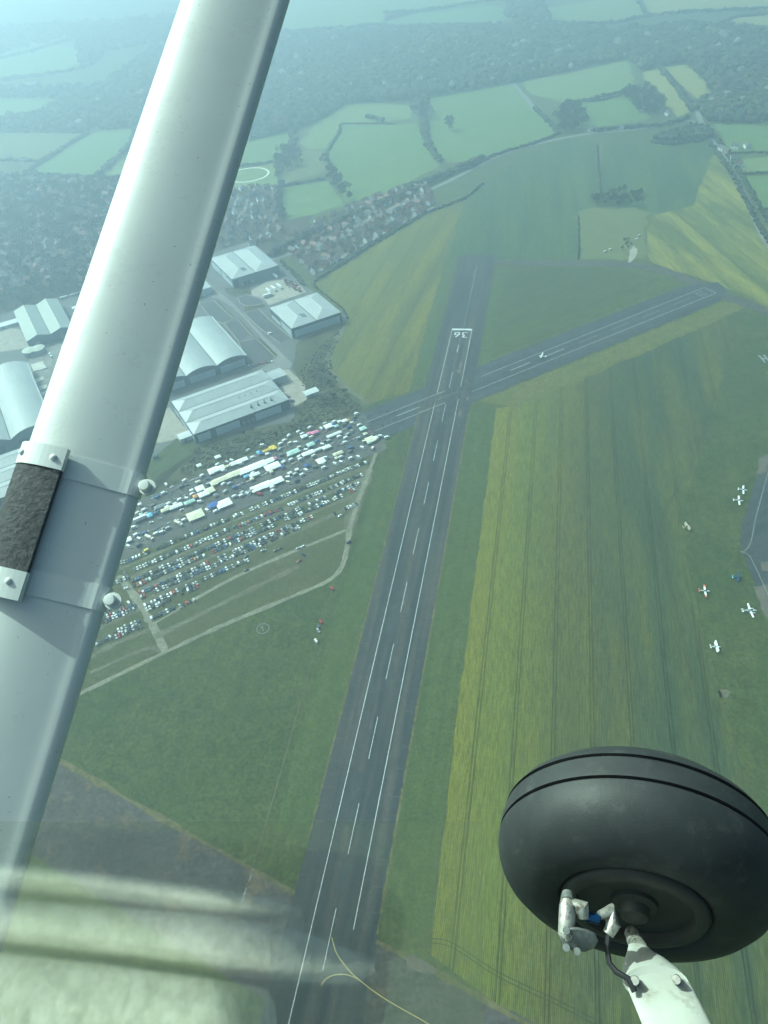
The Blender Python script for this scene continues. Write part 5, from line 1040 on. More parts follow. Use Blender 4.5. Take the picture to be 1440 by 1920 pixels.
# estate yard vehicles and stock
for x, y, lab in ((700, 372, 'white lorry trailer nearest the road in the concrete yard'), (733, 357, 'white lorry trailer second in the yard line'), (768, 342, 'white lorry trailer third in the yard line'), (742, 275, 'white lorry trailer backed against the hipped warehouse')):
    vehicle('lorry_trailer', 'trailer lorry', 'white', G(300 + x / 3.4286, 440 + y / 3.4286), rzE2 + math.pi + R(4), lab, 'trailer', 'trailers in the lorry yard', Z4 + .03)
vehicle('lorry_trailer', 'trailer lorry', 'white', G(300 + 695 / 3.4286, 440 + 400 / 3.4286), rzE1, 'white lorry trailer broadside in the concrete yard', 'trailer', 'trailers in the lorry yard', Z4 + .03)
for k in range(26):
    x, y = random.uniform(805, 905), 0; y = 300 + (x - 805) * .55 + random.uniform(-18, 22)
    c = random.choice(['red', 'white', 'grey', 'red', 'silver', 'black']); vehicle('parked_car', random.choice(KN), c, G(300 + x / 3.4286, 440 + y / 3.4286), rzE1 + random.uniform(-.5, .5), f'{c} car crammed into the yard corner beside the lorry trailers', 'car', 'cars in the lorry yard corner', Z4 + .03)
for k in range(12):
    t = k / 11; c = random.choice(COLS); vehicle('parked_car', random.choice(KN), c, G(300 + (665 + 110 * t) / 3.4286, 440 + (905 - 40 * t + (8 if k % 2 else 0)) / 3.4286), rzE2 + random.gauss(0, .1), f'{c} car parked behind the grey annex', 'car', 'cars behind the long warehouse', Z4 + .03)
for k in range(9):
    t = k / 8; c = random.choice(COLS); vehicle('parked_car', random.choice(KN), c, G(300 + (800 + 55 * t) / 3.4286, 440 + (1025 + 52 * t) / 3.4286), rzE1 + random.gauss(0, .1), f'{c} car parked along the end wall of the long warehouse', 'car', 'cars behind the long warehouse', Z4 + .03)
for k in range(10):
    t = k / 9; c = random.choice(COLS); vehicle('parked_car', random.choice(KN), c, G(300 + (570 + 150 * t) / 3.4286, 440 + (845 - 25 * t) / 3.4286), rzE2, f'{c} car in the service road car park beside the vaulted roofs', 'car', 'cars in the estate car park', Z4 + .06)
vehicle('parked_van', 'panel van', 'white', G(300 + 710 / 3.4286, 440 + 640 / 3.4286), rzE1, 'white van alone in the car park of the corner warehouse', 'van', None, Z4 + .06)
M_PIPE = plain('stacked_pipe_white', (0.7, 0.68, 0.58), 0.5)
def z9(x, y): return G(x / 6.4, 540 + y / 6.4)
def stack(p0, p1, w, hh, lab, mat=M_PIPE):
    a, c = z9(*p0), z9(*p1); d = (c - a).normalized(); nn = Vector((-d.y, d.x, 0)) * w / 2
    r = empty('pipe_stack', a); tag(r, lab, 'pipe stack', 'white pipe stacks in the trailer yard'); bpy.context.view_layer.update()
    b = MB(); L = c - a
    b.add([-nn, L - nn, L + nn, nn], [(0, 1, 2, 3)]); 
    b.v = []; b.f = []; b.m = []
    for k in range(3):
        o = nn * (-.66 + .66 * k); b.tube([o + UP * (hh / 2), L + o + UP * (hh / 2)], hh / 2, 8)
    b.build('pipe_bundle', mat, r)
    for t in (.2, .8): b = MB(); b.tube([L * t - nn * 1.05 + UP * .1, L * t - nn * 1.05 + UP * hh, L * t + nn * 1.05 + UP * hh, L * t + nn * 1.05 + UP * .1], .08, 4); b.build('strap', M_DARK, r)
YS = [((380, 935), (525, 895)), ((385, 955), (530, 915)), ((392, 972), (540, 930)), ((400, 990), (548, 945)), ((415, 1005), (562, 960)), ((395, 1120), (522, 1080)), ((405, 1142), (532, 1100)), ((442, 1218), (566, 1175)), ((455, 1238), (578, 1195)), ((480, 1285), (602, 1243)), ((490, 1308), (610, 1265)), ((500, 1335), (620, 1295)), ((512, 1365), (630, 1325))]
for k, (a, c) in enumerate(YS): stack(a, c, 2.2, 1.6, 'white pipe stack in the block behind the round tanks' if k < 5 else 'white pipe stack laid out beside the barrel roofed warehouse')
for x, y, lab in ((728, 140, 'white container second from the shed gable'), (767, 130, 'white container third from the shed gable'), (843, 108, 'white container in the middle of the container line'), (880, 98, 'white container next to last in the container line'), (925, 83, 'white container at the far end of the container line')):
    box_building('shipping_container', lab, 0, 0, 6, 2.6, 2.6, M_TRIM, M_TRIM, 'container', .1, 'containers behind the shed', near=z9(x, y))
for x, y, c, kd in ((885, 265, 'white', 'box lorry'), (910, 255, 'cream', 'box lorry'), (945, 240, 'cream', 'box lorry'), (600, 800, 'white', 'panel van'), (620, 828, 'white', 'panel van'), (770, 755, 'white', 'trailer lorry'), (752, 720, 'white', 'panel van')):
    vehicle('lorry' if 'lorry' in kd else 'parked_van', kd, c, z9(x, y), rzE2, f'{c} {kd} standing in the trailer yard behind the strut', 'lorry' if 'lorry' in kd else 'van', 'vehicles in the trailer yard', Z4 + .04)

# ---------------------------------------------------------------- light aircraft on the field
M_AW = plain('aeroplane_white', (0.78, 0.79, 0.78), 0.25, var=0.03); M_AO = plain('aeroplane_orange', (0.55, 0.16, 0.06), 0.3); M_AN = plain('aeroplane_navy', (0.015, 0.05, 0.11), 0.3); M_AT = plain('aeroplane_tan', (0.42, 0.36, 0.26), 0.5, var=0.15); M_AP = plain('propeller_black', (0.02, 0.02, 0.02), 0.4); M_CAN = plain('canopy_glass', (0.03, 0.045, 0.055), 0.05); M_ALB = plain('aeroplane_light_blue', (0.25, 0.5, 0.6), 0.3)
def aeroplane(p, rz, label, kind='low', body=M_AW, wingm=M_AW, tip=None, tail=None, span=10.0, length=7.6, name='light_aeroplane', z=Z5):
    r = empty(name, Vector((p.x, p.y, z)), rz); tag(r, label, 'aeroplane', 'light aeroplanes on the airfield'); k = length / 7.6; s2 = span / 2
    n = 10
    def rg(x, zc, w, h): return [Vector((x * k, w * math.cos(i * math.tau / n), zc + h * math.sin(i * math.tau / n))) for i in range(n)]
    b = MB(); b.loft([rg(3.2, 1.2, .12, .12), rg(3.0, 1.2, .38, .36), rg(2.3, 1.25, .52, .45), rg(1.2, 1.3, .56, .5), rg(0, 1.35, .56, .52), rg(-1.5, 1.4, .4, .38), rg(-3.4, 1.5, .16, .2), rg(-4.2, 1.55, .05, .12)]); b.build('fuselage', body, r, smooth=True)
    b = MB(); b.loft([rg(1.4, 1.6, .3, .1), rg(1.0, 1.75, .44, .32), rg(0.2, 1.8, .46, .38), rg(-.7, 1.75, .36, .25), rg(-1.2, 1.65, .2, .1)]); b.build('canopy', M_CAN, r, smooth=True)
    def wing(zw, x0, ch, sp, dih, nm, m, tm=None, th=.16):
        for sgn in (-1, 1):
            pts = lambda y, c, zz: [Vector((x0 + c * .35, sgn * y, zz)), Vector((x0 + c * .2, sgn * y, zz + th)), Vector((x0 - c * .3, sgn * y, zz + th * .6)), Vector((x0 - c * .65, sgn * y, zz)), Vector((x0 - c * .2, sgn * y, zz - th * .3))]
            b = MB(); b.loft([pts(.2, ch, zw), pts(sp * .82, ch * .92, zw + dih * .82), pts(sp, ch * .8, zw + dih)]); w = b.build(nm, m, r)
            if tm: b = MB(); b.loft([[q + UP * .02 for q in pts(sp * .7, ch * .96, zw + dih * .7)], [q + UP * .02 for q in pts(sp * 1.01, ch * .84, zw + dih)]]); b.build('wing_tip', tm, w)
    if kind == 'high':
        wing(2.15, .55, 1.55, s2, .12, 'wing', wingm)
        for sg in (-1, 1): b = MB(); b.tube([(.6, sg * .5, .9), (.6, sg * 2.6, 2.15)], .06, 6); b.build('strut', body, r)
    elif kind == 'bi':
        wing(2.35, .75, 1.35, s2, .05, 'upper_wing', wingm); wing(.85, .45, 1.3, s2 * .95, .1, 'lower_wing', wingm)
        for sg in (-1, 1):
            for xx in (.3, .9): b = MB(); b.tube([(xx - .2, sg * s2 * .7, .95), (xx, sg * s2 * .7, 2.38)], .05, 5); b.build('strut', M_AP, r)
    else: wing(.85, .5, 1.6, s2, .45, 'wing', wingm, tip)
    if kind == 'twin':
        for sg in (-1, 1):
            b = MB(); b.loft([[q + Vector((-.6, sg * 2.0, -.2)) for q in rg(2.6, 1.2, .1, .1)], [q + Vector((-.6, sg * 2.0, -.2)) for q in rg(2.4, 1.2, .34, .3)], [q + Vector((-.6, sg * 2.0, -.2)) for q in rg(1.2, 1.25, .38, .32)], [q + Vector((-.6, sg * 2.0, -.2)) for q in rg(-.4, 1.2, .15, .12)]]); b.build('engine_nacelle', body, r, smooth=True)
            b = MB(); b.box((2.05 * k, sg * 2.0 - .95, .97), (2.12 * k, sg * 2.0 + .95, 1.07)); b.build('propeller', M_AP, r)
    else: b = MB(); b.box((3.22 * k, -.95, 1.12), (3.3 * k, .95, 1.28)); b.build('propeller', M_AP, r)
    b = MB(); b.box((-4.3 * k, -1.6, 1.5), (-3.3 * k, 1.6, 1.58)); b.build('tailplane', tail or body, r)
    b = MB(); b.add([Vector((x * k, y, zz)) for y in (-.06, .06) for x, zz in ((-3.1, 1.6), (-4.1, 2.75), (-4.6, 2.75), (-4.4, 1.5))], [(0, 1, 2, 3), (7, 6, 5, 4), (0, 4, 5, 1), (1, 5, 6, 2), (2, 6, 7, 3), (3, 7, 4, 0)]); b.build('fin', tail or body, r)
    for x, y in ((2.0 * k, 0), (.1, 1.2), (.1, -1.2)):
        b = MB(); b.tube([(x, y, .3), (x, y * .9, 1.0)], .05, 6); b.build('gear_leg', body, r)
        b = MB(); b.tube([(x, y - .08, .22), (x, y + .08, .22)], .22, 10); b.build('wheel', M_TYRE, r)
    return r
def heading(px, py, qx, qy): d = G(qx, qy) - G(px, py); return math.atan2(d.y, d.x)
def z5_(x, y): return (1180 + x / 4.365, 860 + y / 4.365)
def plane(c, back, nose, lab, **kw): aeroplane(G(*z5_(*c)), heading(*z5_(*back), *z5_(*nose)), lab, **kw)
plane((928, 265), (888, 258), (960, 268), 'white low wing aeroplane beside the taxiway, tail towards the crop', span=11, length=7.5)
plane((893, 352), (855, 348), (930, 356), 'white low wing aeroplane parked behind another near the taxiway bend', span=11.5, length=8)
plane((615, 1093), (572, 1090), (648, 1096), 'white aeroplane with orange wing tips near the crop edge', span=12, length=8.2, tip=M_AO, tail=M_AO)
plane((985, 1253), (935, 1255), (1038, 1253), 'large white twin engined aeroplane beside the taxiway', kind='twin', span=13, length=10.5)
plane((705, 1550), (665, 1550), (742, 1552), 'white biplane parked beside the crop edge', kind='bi', span=9.2, length=7)
plane((880, 985), (845, 978), (905, 990), 'dark blue biplane with a pale tail near the taxiway', kind='bi', body=M_AN, wingm=M_AN, tail=M_ALB, span=8.5, length=6.5)
plane((468, 566), (440, 572), (495, 560), 'tan biplane standing alone at the crop edge', kind='bi', body=M_AT, wingm=M_AT, span=8.5, length=6.5)
aeroplane(G(1016, 670), heading(1026, 672, 1004, 669), 'white high wing aeroplane rolling along the cross runway', kind='high', span=11, length=8, z=Z6)
# white marker boards and small things
mb_ = empty('ground_marker', G(1433, 673)); tag(mb_, 'pale H shaped ground marker on the grass margin', 'marker')
for dx, w, L in ((-2.4, 1.8, 14), (2.4, 1.8, 14)): b = MB(); b.box((dx - w / 2, -L / 2, Z5), (dx + w / 2, L / 2, Z5 + .12)); b.build('marker_strip', M_FADED, mb_)
b = MB(); b.box((-1.5, -1.5, Z5), (1.5, 1.5, Z5 + .1)); b.build('marker_strip', M_FADED, mb_)
# ---------------------------------------------------------------- trees, hedges, woods
M_LEAF = tint_mat('foliage'); M_BARK = plain('bark', (0.07, 0.055, 0.04), 0.9)
def ico():
    bm = bmesh.new(); bmesh.ops.create_icosphere(bm, subdivisions=1, radius=1.0); bmesh.ops.triangulate(bm, faces=bm.faces)
    v = np.array([x.co[:] for x in bm.verts]); bm.verts.index_update(); f = np.array([[q.index for q in p.verts] for p in bm.faces]); bm.free(); return v, f
ICO_V, ICO_F = ico()
def blobs(name, c, r, tint, zs=0.85, rough=0.28):
    """many small crowns as one mesh: each an uneven clump of its own, tinted one by one"""
    c = np.asarray(c, float); n = len(c); r = np.asarray(r, float); nv = len(ICO_V)
    k = 1 + RNG.uniform(-rough, rough, (n, nv, 1)); a = RNG.uniform(0, 6.28, n); ca, sa = np.cos(a)[:, None], np.sin(a)[:, None]
    x = ICO_V[None, :, 0] * ca - ICO_V[None, :, 1] * sa; y = ICO_V[None, :, 0] * sa + ICO_V[None, :, 1] * ca
    V = np.stack([x, y, np.broadcast_to(ICO_V[None, :, 2], x.shape) * zs], 2) * k * r[:, None, None] + c[:, None, :]
    V = V.reshape(-1, 3); Fc = (ICO_F[None] + (np.arange(n) * nv)[:, None, None]).reshape(-1, 3)
    me = bpy.data.meshes.new(name); me.vertices.add(len(V)); me.vertices.foreach_set('co', V.ravel().astype(np.float32))
    me.loops.add(Fc.size); me.loops.foreach_set('vertex_index', Fc.ravel().astype(np.int32)); me.polygons.add(len(Fc))
    me.polygons.foreach_set('loop_start', np.arange(0, Fc.size, 3, dtype=np.int32)); me.polygons.foreach_set('loop_total', np.full(len(Fc), 3, np.int32))
    me.update(calc_edges=True); at = me.attributes.new('tint', 'FLOAT_COLOR', 'POINT'); tt = np.ones((n, nv, 4)); tt[:, :, :3] = np.asarray(tint)[:, None, :] * RNG.uniform(.75, 1.25, (n, nv, 1)); at.data.foreach_set('color', tt.ravel().astype(np.float32))
    me.materials.append(M_LEAF); return me
def inside(poly, pts):
    x, y = pts[:, 0], pts[:, 1]; r = np.zeros(len(pts), bool); j = len(poly) - 1
    for i in range(len(poly)):
        xi, yi, xj, yj = poly[i][0], poly[i][1], poly[j][0], poly[j][1]
        r ^= ((yi > y) != (yj > y)) & (x < (xj - xi) * (y - yi) / (yj - yi + 1e-12) + xi); j = i
    return r
def scatter(poly_px, n, mind=0.0, near=None):
    poly = [(p.x, p.y) for p in P(*poly_px)]; a = np.array(poly); lo, hi = a.min(0), a.max(0); out = []
    tries = 0
    while len(out) < n and tries < 60:
        tries += 1; q = RNG.uniform(lo, hi, (max(400, n), 2)); q = q[inside(poly, q)]
        if mind <= 0: out += q.tolist(); continue
        for p in q:
            if all((p[0] - o[0]) ** 2 + (p[1] - o[1]) ** 2 > mind * mind for o in out) and (not near or all((p[0] - o[0]) ** 2 + (p[1] - o[1]) ** 2 > 64 for o in near)): out.append(p.tolist())
            if len(out) >= n: break
    return np.array(out[:n])
DKG, MDG, FRG, TWG, BLS = (0.024, 0.03, 0.02), (0.04, 0.05, 0.024), (0.075, 0.085, 0.03), (0.055, 0.046, 0.036), (0.22, 0.21, 0.18)
def tints(n, mixp):
    c = np.array([m[1] for m in mixp]); p = np.array([m[0] for m in mixp]); p = p / p.sum()
    return c[RNG.choice(len(c), n, p=p)] * RNG.uniform(.75, 1.3, (n, 1))
WMIX = [(4, TWG), (4, DKG), (6, MDG), (.8, FRG), (.3, BLS)]
def wood(poly_px, n, rmin, rmax, label, mixp=WMIX):
    q = scatter(poly_px, n); r = RNG.uniform(rmin, rmax, len(q)); c = np.c_[q, r * RNG.uniform(.7, 1.3, len(q))]
    tag(link('woodland', blobs('woodland', c, r, tints(len(q), mixp))), label, kind='stuff')
wood([(450, 262), (520, 250), (560, 238), (600, 224), (648, 194), (770, 190), (800, 182), (965, 154), (1080, 131), (1178, 109), (1205, 134), (1235, 124), (1290, 118), (1345, 180), (1480, 195), (1480, 65), (1300, 50), (1150, 62), (1000, 55), (900, 54), (700, 60), (540, 66), (470, 120)], 8500, 6, 11, 'great mixed wood with pale blossoming trees along the hills')
wood([(-100, 236), (60, 222), (110, 195), (200, 158), (330, 66), (480, 60), (480, 252), (262, 236), (160, 248), (60, 246), (-100, 248)], 4500, 6, 11, 'dark mixed wood behind the strut')
wood([(-100, 60), (200, 45), (340, 30), (320, 75), (200, 100), (150, 125), (140, 70), (-100, 125)], 1100, 7, 12, 'far belt of trees beyond the lake', [(3, DKG), (3, TWG)])
wood([(-100, 165), (0, 168), (75, 168), (190, 165), (120, 196), (90, 185), (0, 185), (-100, 185)], 260, 6, 10, 'belt of trees along the lake shore', [(3, DKG), (3, MDG), (1, TWG)])
wood([(960, 8), (1015, 2), (1030, 45), (985, 48), (945, 30)], 260, 7, 12, 'far wood around the hamlet')
wood([(1225, 262), (1300, 240), (1335, 246), (1330, 262), (1260, 268)], 170, 4, 7, 'scrubby belt behind the roadside copse')
wood([(1300, 200), (1345, 178), (1480, 195), (1480, 232), (1330, 230)], 500, 5, 9, 'dark wood along the far side of the road')

# tree prototypes: leaf clumps spread through the crown
def crown_mesh(name, rad, hgt, nleaf, tint, seed, bare=0.0):
    rg = np.random.default_rng(seed); lob = rg.normal(0, .42, (9, 3)); lob[:, 2] = np.abs(lob[:, 2]) * .8
    V, Fc, T = [], [], []
    for k in range(nleaf):
        l = lob[rg.integers(9)]; d = rg.normal(0, 1, 3); d /= np.linalg.norm(d); p = l + d * rg.uniform(.25, .52)
        p = p * [rad, rad, hgt * .55] + [0, 0, hgt * .58]
        if p[2] < hgt * .16: p[2] = hgt * rg.uniform(.16, .4)
        s = rad * rg.uniform(.1, .2) * (1 - .4 * bare); a = rg.normal(0, 1, 3); a /= np.linalg.norm(a); b = np.cross(a, rg.normal(0, 1, 3)); b /= np.linalg.norm(b); c = np.cross(a, b)
        i = len(V); V += [p + b * s, p + c * s * .8 + a * s * .3, p - b * s, p - c * s * .8 + a * s * .3]; Fc.append((i, i + 1, i + 2, i + 3)); T += [np.append(np.array(tint) * rg.uniform(.6, 1.4), 1)] * 4
    me = mesh(name, V, Fc, M_LEAF); at = me.attributes.new('tint', 'FLOAT_COLOR', 'POINT'); at.data.foreach_set('color', np.array(T, np.float32).ravel()); return me
def trunk_mesh(hgt, seed):
    rg = random.Random(seed); b = MB(); b.tube([(0, 0, -.2), (.1, 0, hgt * .3), (0, .1, hgt * .75)], [hgt * .035, hgt * .026, hgt * .008], 6)
    for k in range(4):
        a = rg.uniform(0, 6.3); z0 = hgt * rg.uniform(.25, .45); b.tube([(0, 0, z0), (math.cos(a) * hgt * .2, math.sin(a) * hgt * .2, z0 + hgt * .25)], [hgt * .014, hgt * .005], 5)
    return mesh('trunk', b.v, b.f, M_BARK)
TREES = {}
for nm, tint, bare in (('dark', DKG, 0), ('mid green', MDG, 0), ('fresh green', FRG, 0), ('bare brown', TWG, .5), ('pale blossoming', BLS, .2)):
    TREES[nm] = [(crown_mesh('crown', 4.6 * k, 9.5 * k, 230, tint, 11 * i + hash(nm[0]) % 7, bare), trunk_mesh(9.5 * k, i)) for i, k in enumerate((1.0, .85, 1.15))]
def tree(p, kind, label, group=None, s=1.0):
    cm, tm = random.choice(TREES[kind]); r = empty('tree', (p[0], p[1], 0), random.uniform(0, 6.3)); r.scale = (s, s, s * random.uniform(.85, 1.2)); tag(r, label, 'tree', group)
    link('crown', cm, r); link('trunk', tm, r); return r
def copse(poly, n, mind, kinds, what, group, s=(.8, 1.2), near=None):
    for p in scatter(poly, n, mind, near):
        k = random.choice(kinds); tree(p, k, f'{k} tree {what}', group, random.uniform(*s))
lone = G(843, 243); tree((lone.x, lone.y), 'mid green', 'lone spreading tree in the middle of the bright meadow', None, 2.6)
copse([(1045, 225), (1060, 200), (1085, 205), (1095, 238), (1070, 252), (1050, 250)], 34, 9, ['dark', 'dark', 'mid green', 'bare brown'], 'in the roadside copse at the end of the farm track', 'trees of the roadside copse', (1.3, 1.9))
copse([(1100, 382), (1125, 372), (1165, 362), (1200, 366), (1218, 380), (1160, 388)], 26, 6, ['dark', 'dark', 'mid green', 'bare brown', 'fresh green'], 'in the field copse above the rough pasture', 'trees of the field copse', (.9, 1.3))
copse([(1172, 180), (1215, 170), (1242, 200), (1235, 222), (1195, 215)], 34, 9, ['dark', 'mid green', 'bare brown'], 'in the copse between the pale fields', 'trees between the pale fields', (1.3, 1.9))
copse([(765, 190), (800, 200), (812, 225), (785, 228), (772, 215)], 14, 8, ['mid green', 'dark', 'pale blossoming'], 'around the lane side farm', 'trees around the lane side farm', (1.2, 1.8))
copse([(518, 300), (545, 280), (565, 290), (560, 312), (530, 325), (520, 345)], 26, 8, ['dark', 'mid green', 'bare brown'], 'around the cottages above the paddock', 'trees around the cottages', (1.1, 1.6))
copse([(605, 300), (618, 300), (635, 330), (660, 375), (645, 378), (620, 345)], 18, 8, ['dark', 'mid green'], 'in the belt beside the broad meadow', 'trees of the meadow belt', (1.0, 1.5))
copse([(520, 345), (530, 345), (535, 415), (525, 420)], 16, 7, ['dark', 'mid green'], 'in the belt between old houses and square meadow', 'trees beside the square meadow', (.9, 1.3))
copse([(-20, 590), (0, 562), (60, 552), (165, 528), (175, 540), (60, 575)], 34, 8, ['dark', 'mid green', 'fresh green'], 'in the dark belt behind the green grey shed', 'trees of the belt behind the shed', (1.0, 1.5))
copse([(1170, 478), (1178, 470), (1186, 455), (1172, 448), (1162, 465)], 7, 5, ['dark', 'mid green'], 'beside the bare dirt patch in the pasture', 'trees beside the dirt patch', (.3, .5))
copse([(580, 700), (620, 695), (640, 730), (670, 760), (610, 770)], 14, 6, ['dark', 'mid green', 'bare brown'], 'among the scrub between warehouse yard and crop', 'scrub trees beside the yard', (.4, .7))
copse([(380, 845), (470, 808), (560, 790), (600, 780), (560, 805), (440, 860)], 12, 7, ['dark', 'mid green'], 'in the scrub between warehouse and market', 'scrub trees beside the market', (.35, .6))
tree(G(607, 748)[:2], 'pale blossoming', 'small pale blossoming tree on the scrub beside the yard cabin', None, .75)

def hedge(pts, w, hgt, label, mixp=((4, DKG), (3, MDG), (1, TWG)), step=None, group='field hedges'):
    pts = [Vector((p.x, p.y, 0)) for p in P(*pts)]; pts = smooth_line(pts, 4) if len(pts) > 2 else pts; c, r = [], []
    step = step or w * .42
    for a, b_ in zip(pts[:-1], pts[1:]):
        L = (b_ - a).length; n = max(1, int(L / step)); nrm = Vector((-(b_ - a).y, (b_ - a).x, 0)).normalized()
        for k in range(n):
            rr = w * .5 * random.uniform(.6, 1.25); p = a.lerp(b_, k / n) + nrm * random.uniform(-.3, .3) * w; c.append((p.x, p.y, min(rr * .8, hgt * .6) * random.uniform(.8, 1.3))); r.append(rr)
    c = np.array(c); n = len(c); bm_ = blobs('hedge', c, r, tints(n, mixp), hgt / w * 1.1 if hgt < w else 1.0)
    tag(link('hedge', bm_), label, 'hedge', group)
HB = ((3, DKG), (3, MDG), (2, TWG), (1.2, BLS))
for pts, w, hh, lab, mx in (
 ([(800, 186), (792, 215), (803, 272), (830, 308)], 14, 7, 'thick hedge between the lone tree meadow and the broad meadow', None),
 ([(642, 233), (700, 232), (742, 234)], 5, 2.5, 'thin hedge along the top of the broad meadow', None),
 ([(612, 290), (622, 272), (636, 250), (638, 234)], 5, 3, 'winding hedge beside the broad meadow', None),
 ([(688, 222), (705, 224), (722, 232)], 12, 7, 'clump of hedge trees inside the pale meadow', None),
 ([(470, 262), (520, 248), (560, 237), (600, 222), (648, 195)], 16, 9, 'wood edge hedge above the pale meadow', None),
 ([(552, 242), (548, 276), (535, 290), (518, 310)], 14, 7, 'hedge between the meadow and the cottages', None),
 ([(450, 312), (490, 308), (515, 303)], 7, 4, 'clipped hedge above the paddock', None),
 ([(528, 350), (570, 344), (614, 337)], 8, 4.5, 'straight hedge along the square meadow', None),
 ([(1003, 205), (1022, 225), (1046, 250)], 9, 6, 'hedge along the pale farm track', None),
 ([(1048, 252), (1000, 270), (940, 288), (905, 302)], 8, 4, 'hedge along the country road below the lone tree meadow', None),
 ([(505, 478), (560, 452), (650, 414), (745, 372), (800, 345), (880, 312), (910, 300)], 17, 9, 'tall blossoming roadside hedge behind the housing estate', HB),
 ([(592, 527), (650, 490), (700, 458), (745, 432), (800, 400), (872, 372), (905, 345)], 6, 3, 'dark boundary hedge between housing estate and crop', None),
 ([(1078, 194), (1130, 183), (1185, 170)], 9, 6, 'hedge with trees between the two far pastures', None),
 ([(1060, 192), (1120, 190), (1165, 178)], 6, 4, 'low hedge behind the far pastures', None),
 ([(1233, 126), (1262, 158), (1300, 210)], 12, 7, 'tree hedge between the pale yellow fields', None),
 ([(1110, 248), (1170, 242), (1240, 236), (1295, 222)], 10, 6, 'hedge along the lane to the crossroads', None),
 ([(1222, 268), (1260, 272), (1320, 264)], 8, 5, 'dark hedge along the top of the striped crop', None),
 ([(1330, 268), (1370, 325), (1405, 392), (1440, 452), (1480, 525)], 7, 4, 'roadside hedge along the striped crop', None),
 ([(1345, 262), (1385, 320), (1425, 390), (1460, 450)], 6, 3, 'hedge on the outer side of the road', None),
 ([(1372, 288), (1460, 286)], 6, 3, 'hedge between two fields across the road', None), ([(1392, 327), (1460, 324)], 5, 3, 'hedge below the roadside cottages', None), ([(1422, 394), (1460, 391)], 5, 3, 'hedge at the outer bend field', None),
 ([(165, 252), (120, 278), (85, 302), (48, 326)], 12, 6, 'thick hedge between the dry pasture and the bright meadow', None),
 ([(258, 243), (240, 280), (205, 312), (180, 333)], 14, 7, 'thick hedge between bright meadow and strut', None),
 ([(-60, 250), (60, 248), (165, 249)], 10, 6, 'wood edge hedge above the dry pasture', None),
 ([(-60, 300), (20, 302), (82, 304)], 10, 5, 'hedge at the foot of the dry pasture', None),
 ([(50, 328), (110, 332), (180, 335), (250, 338)], 14, 6, 'dark hedge between bright meadow and town', None),
 ([(1128, 370), (1124, 330), (1120, 272)], 3, 1.6, 'thin hedge along the farm path', None),
 ([(1084, 405), (1086, 450), (1084, 487)], 2.5, 1.2, 'low hedge beside the rough pasture', None),
 ([(640, 500), (590, 528), (600, 545), (640, 578), (652, 600)], 3, 1.5, 'low hedge between the warehouse yard and crop', None),
 ([(570, 536), (545, 508), (525, 488)], 5, 2.5, 'hedge between the lorry yard and housing estate', None),
 ([(720, 26), (800, 20), (900, 6), (955, 2)], 14, 8, 'far hedge between pale fields', None), ([(700, 50), (800, 53), (940, 47)], 16, 9, 'far wood edge hedge below the long field', None), ([(1020, 44), (1140, 46), (1220, 31), (1340, 22), (1460, 18)], 14, 8, 'far hedge below the straw field', None), ([(1190, -12), (1212, 30)], 12, 7, 'far hedge between pale and straw fields', None), ([(1345, 48), (1385, 33), (1460, 27)], 12, 6, 'far hedge above the bright strip', None), ([(530, 62), (620, 58), (700, 50)], 16, 9, 'far tree line beyond the wood near the strut', None),
 ([(-80, 122), (30, 106), (140, 72)], 16, 9, 'far tree line below the pale lake field', None), ([(-80, 162), (150, 131), (190, 96)], 16, 9, 'far tree line above the lake field', None)):
    hedge(pts, w, hh, lab, mx or ((4, DKG), (3, MDG), (1, TWG)))
# rough scrub and bramble on the waste ground
q = scatter([(372, 838), (545, 795), (575, 748), (560, 700), (600, 650), (640, 615), (620, 685), (640, 735), (680, 765), (600, 795), (440, 862), (330, 895)], 1500)
r = RNG.uniform(.4, 1.5, len(q)) ** 1.3; tag(link('bramble_scrub', blobs('bramble_scrub', np.c_[q, r * .25], r, tints(len(q), [(1, DKG), (2, MDG), (4, (0.06, 0.062, 0.034)), (2, (0.08, 0.075, 0.045))]), .5)), 'bramble and scrub on the waste ground beside the warehouses', kind='stuff')

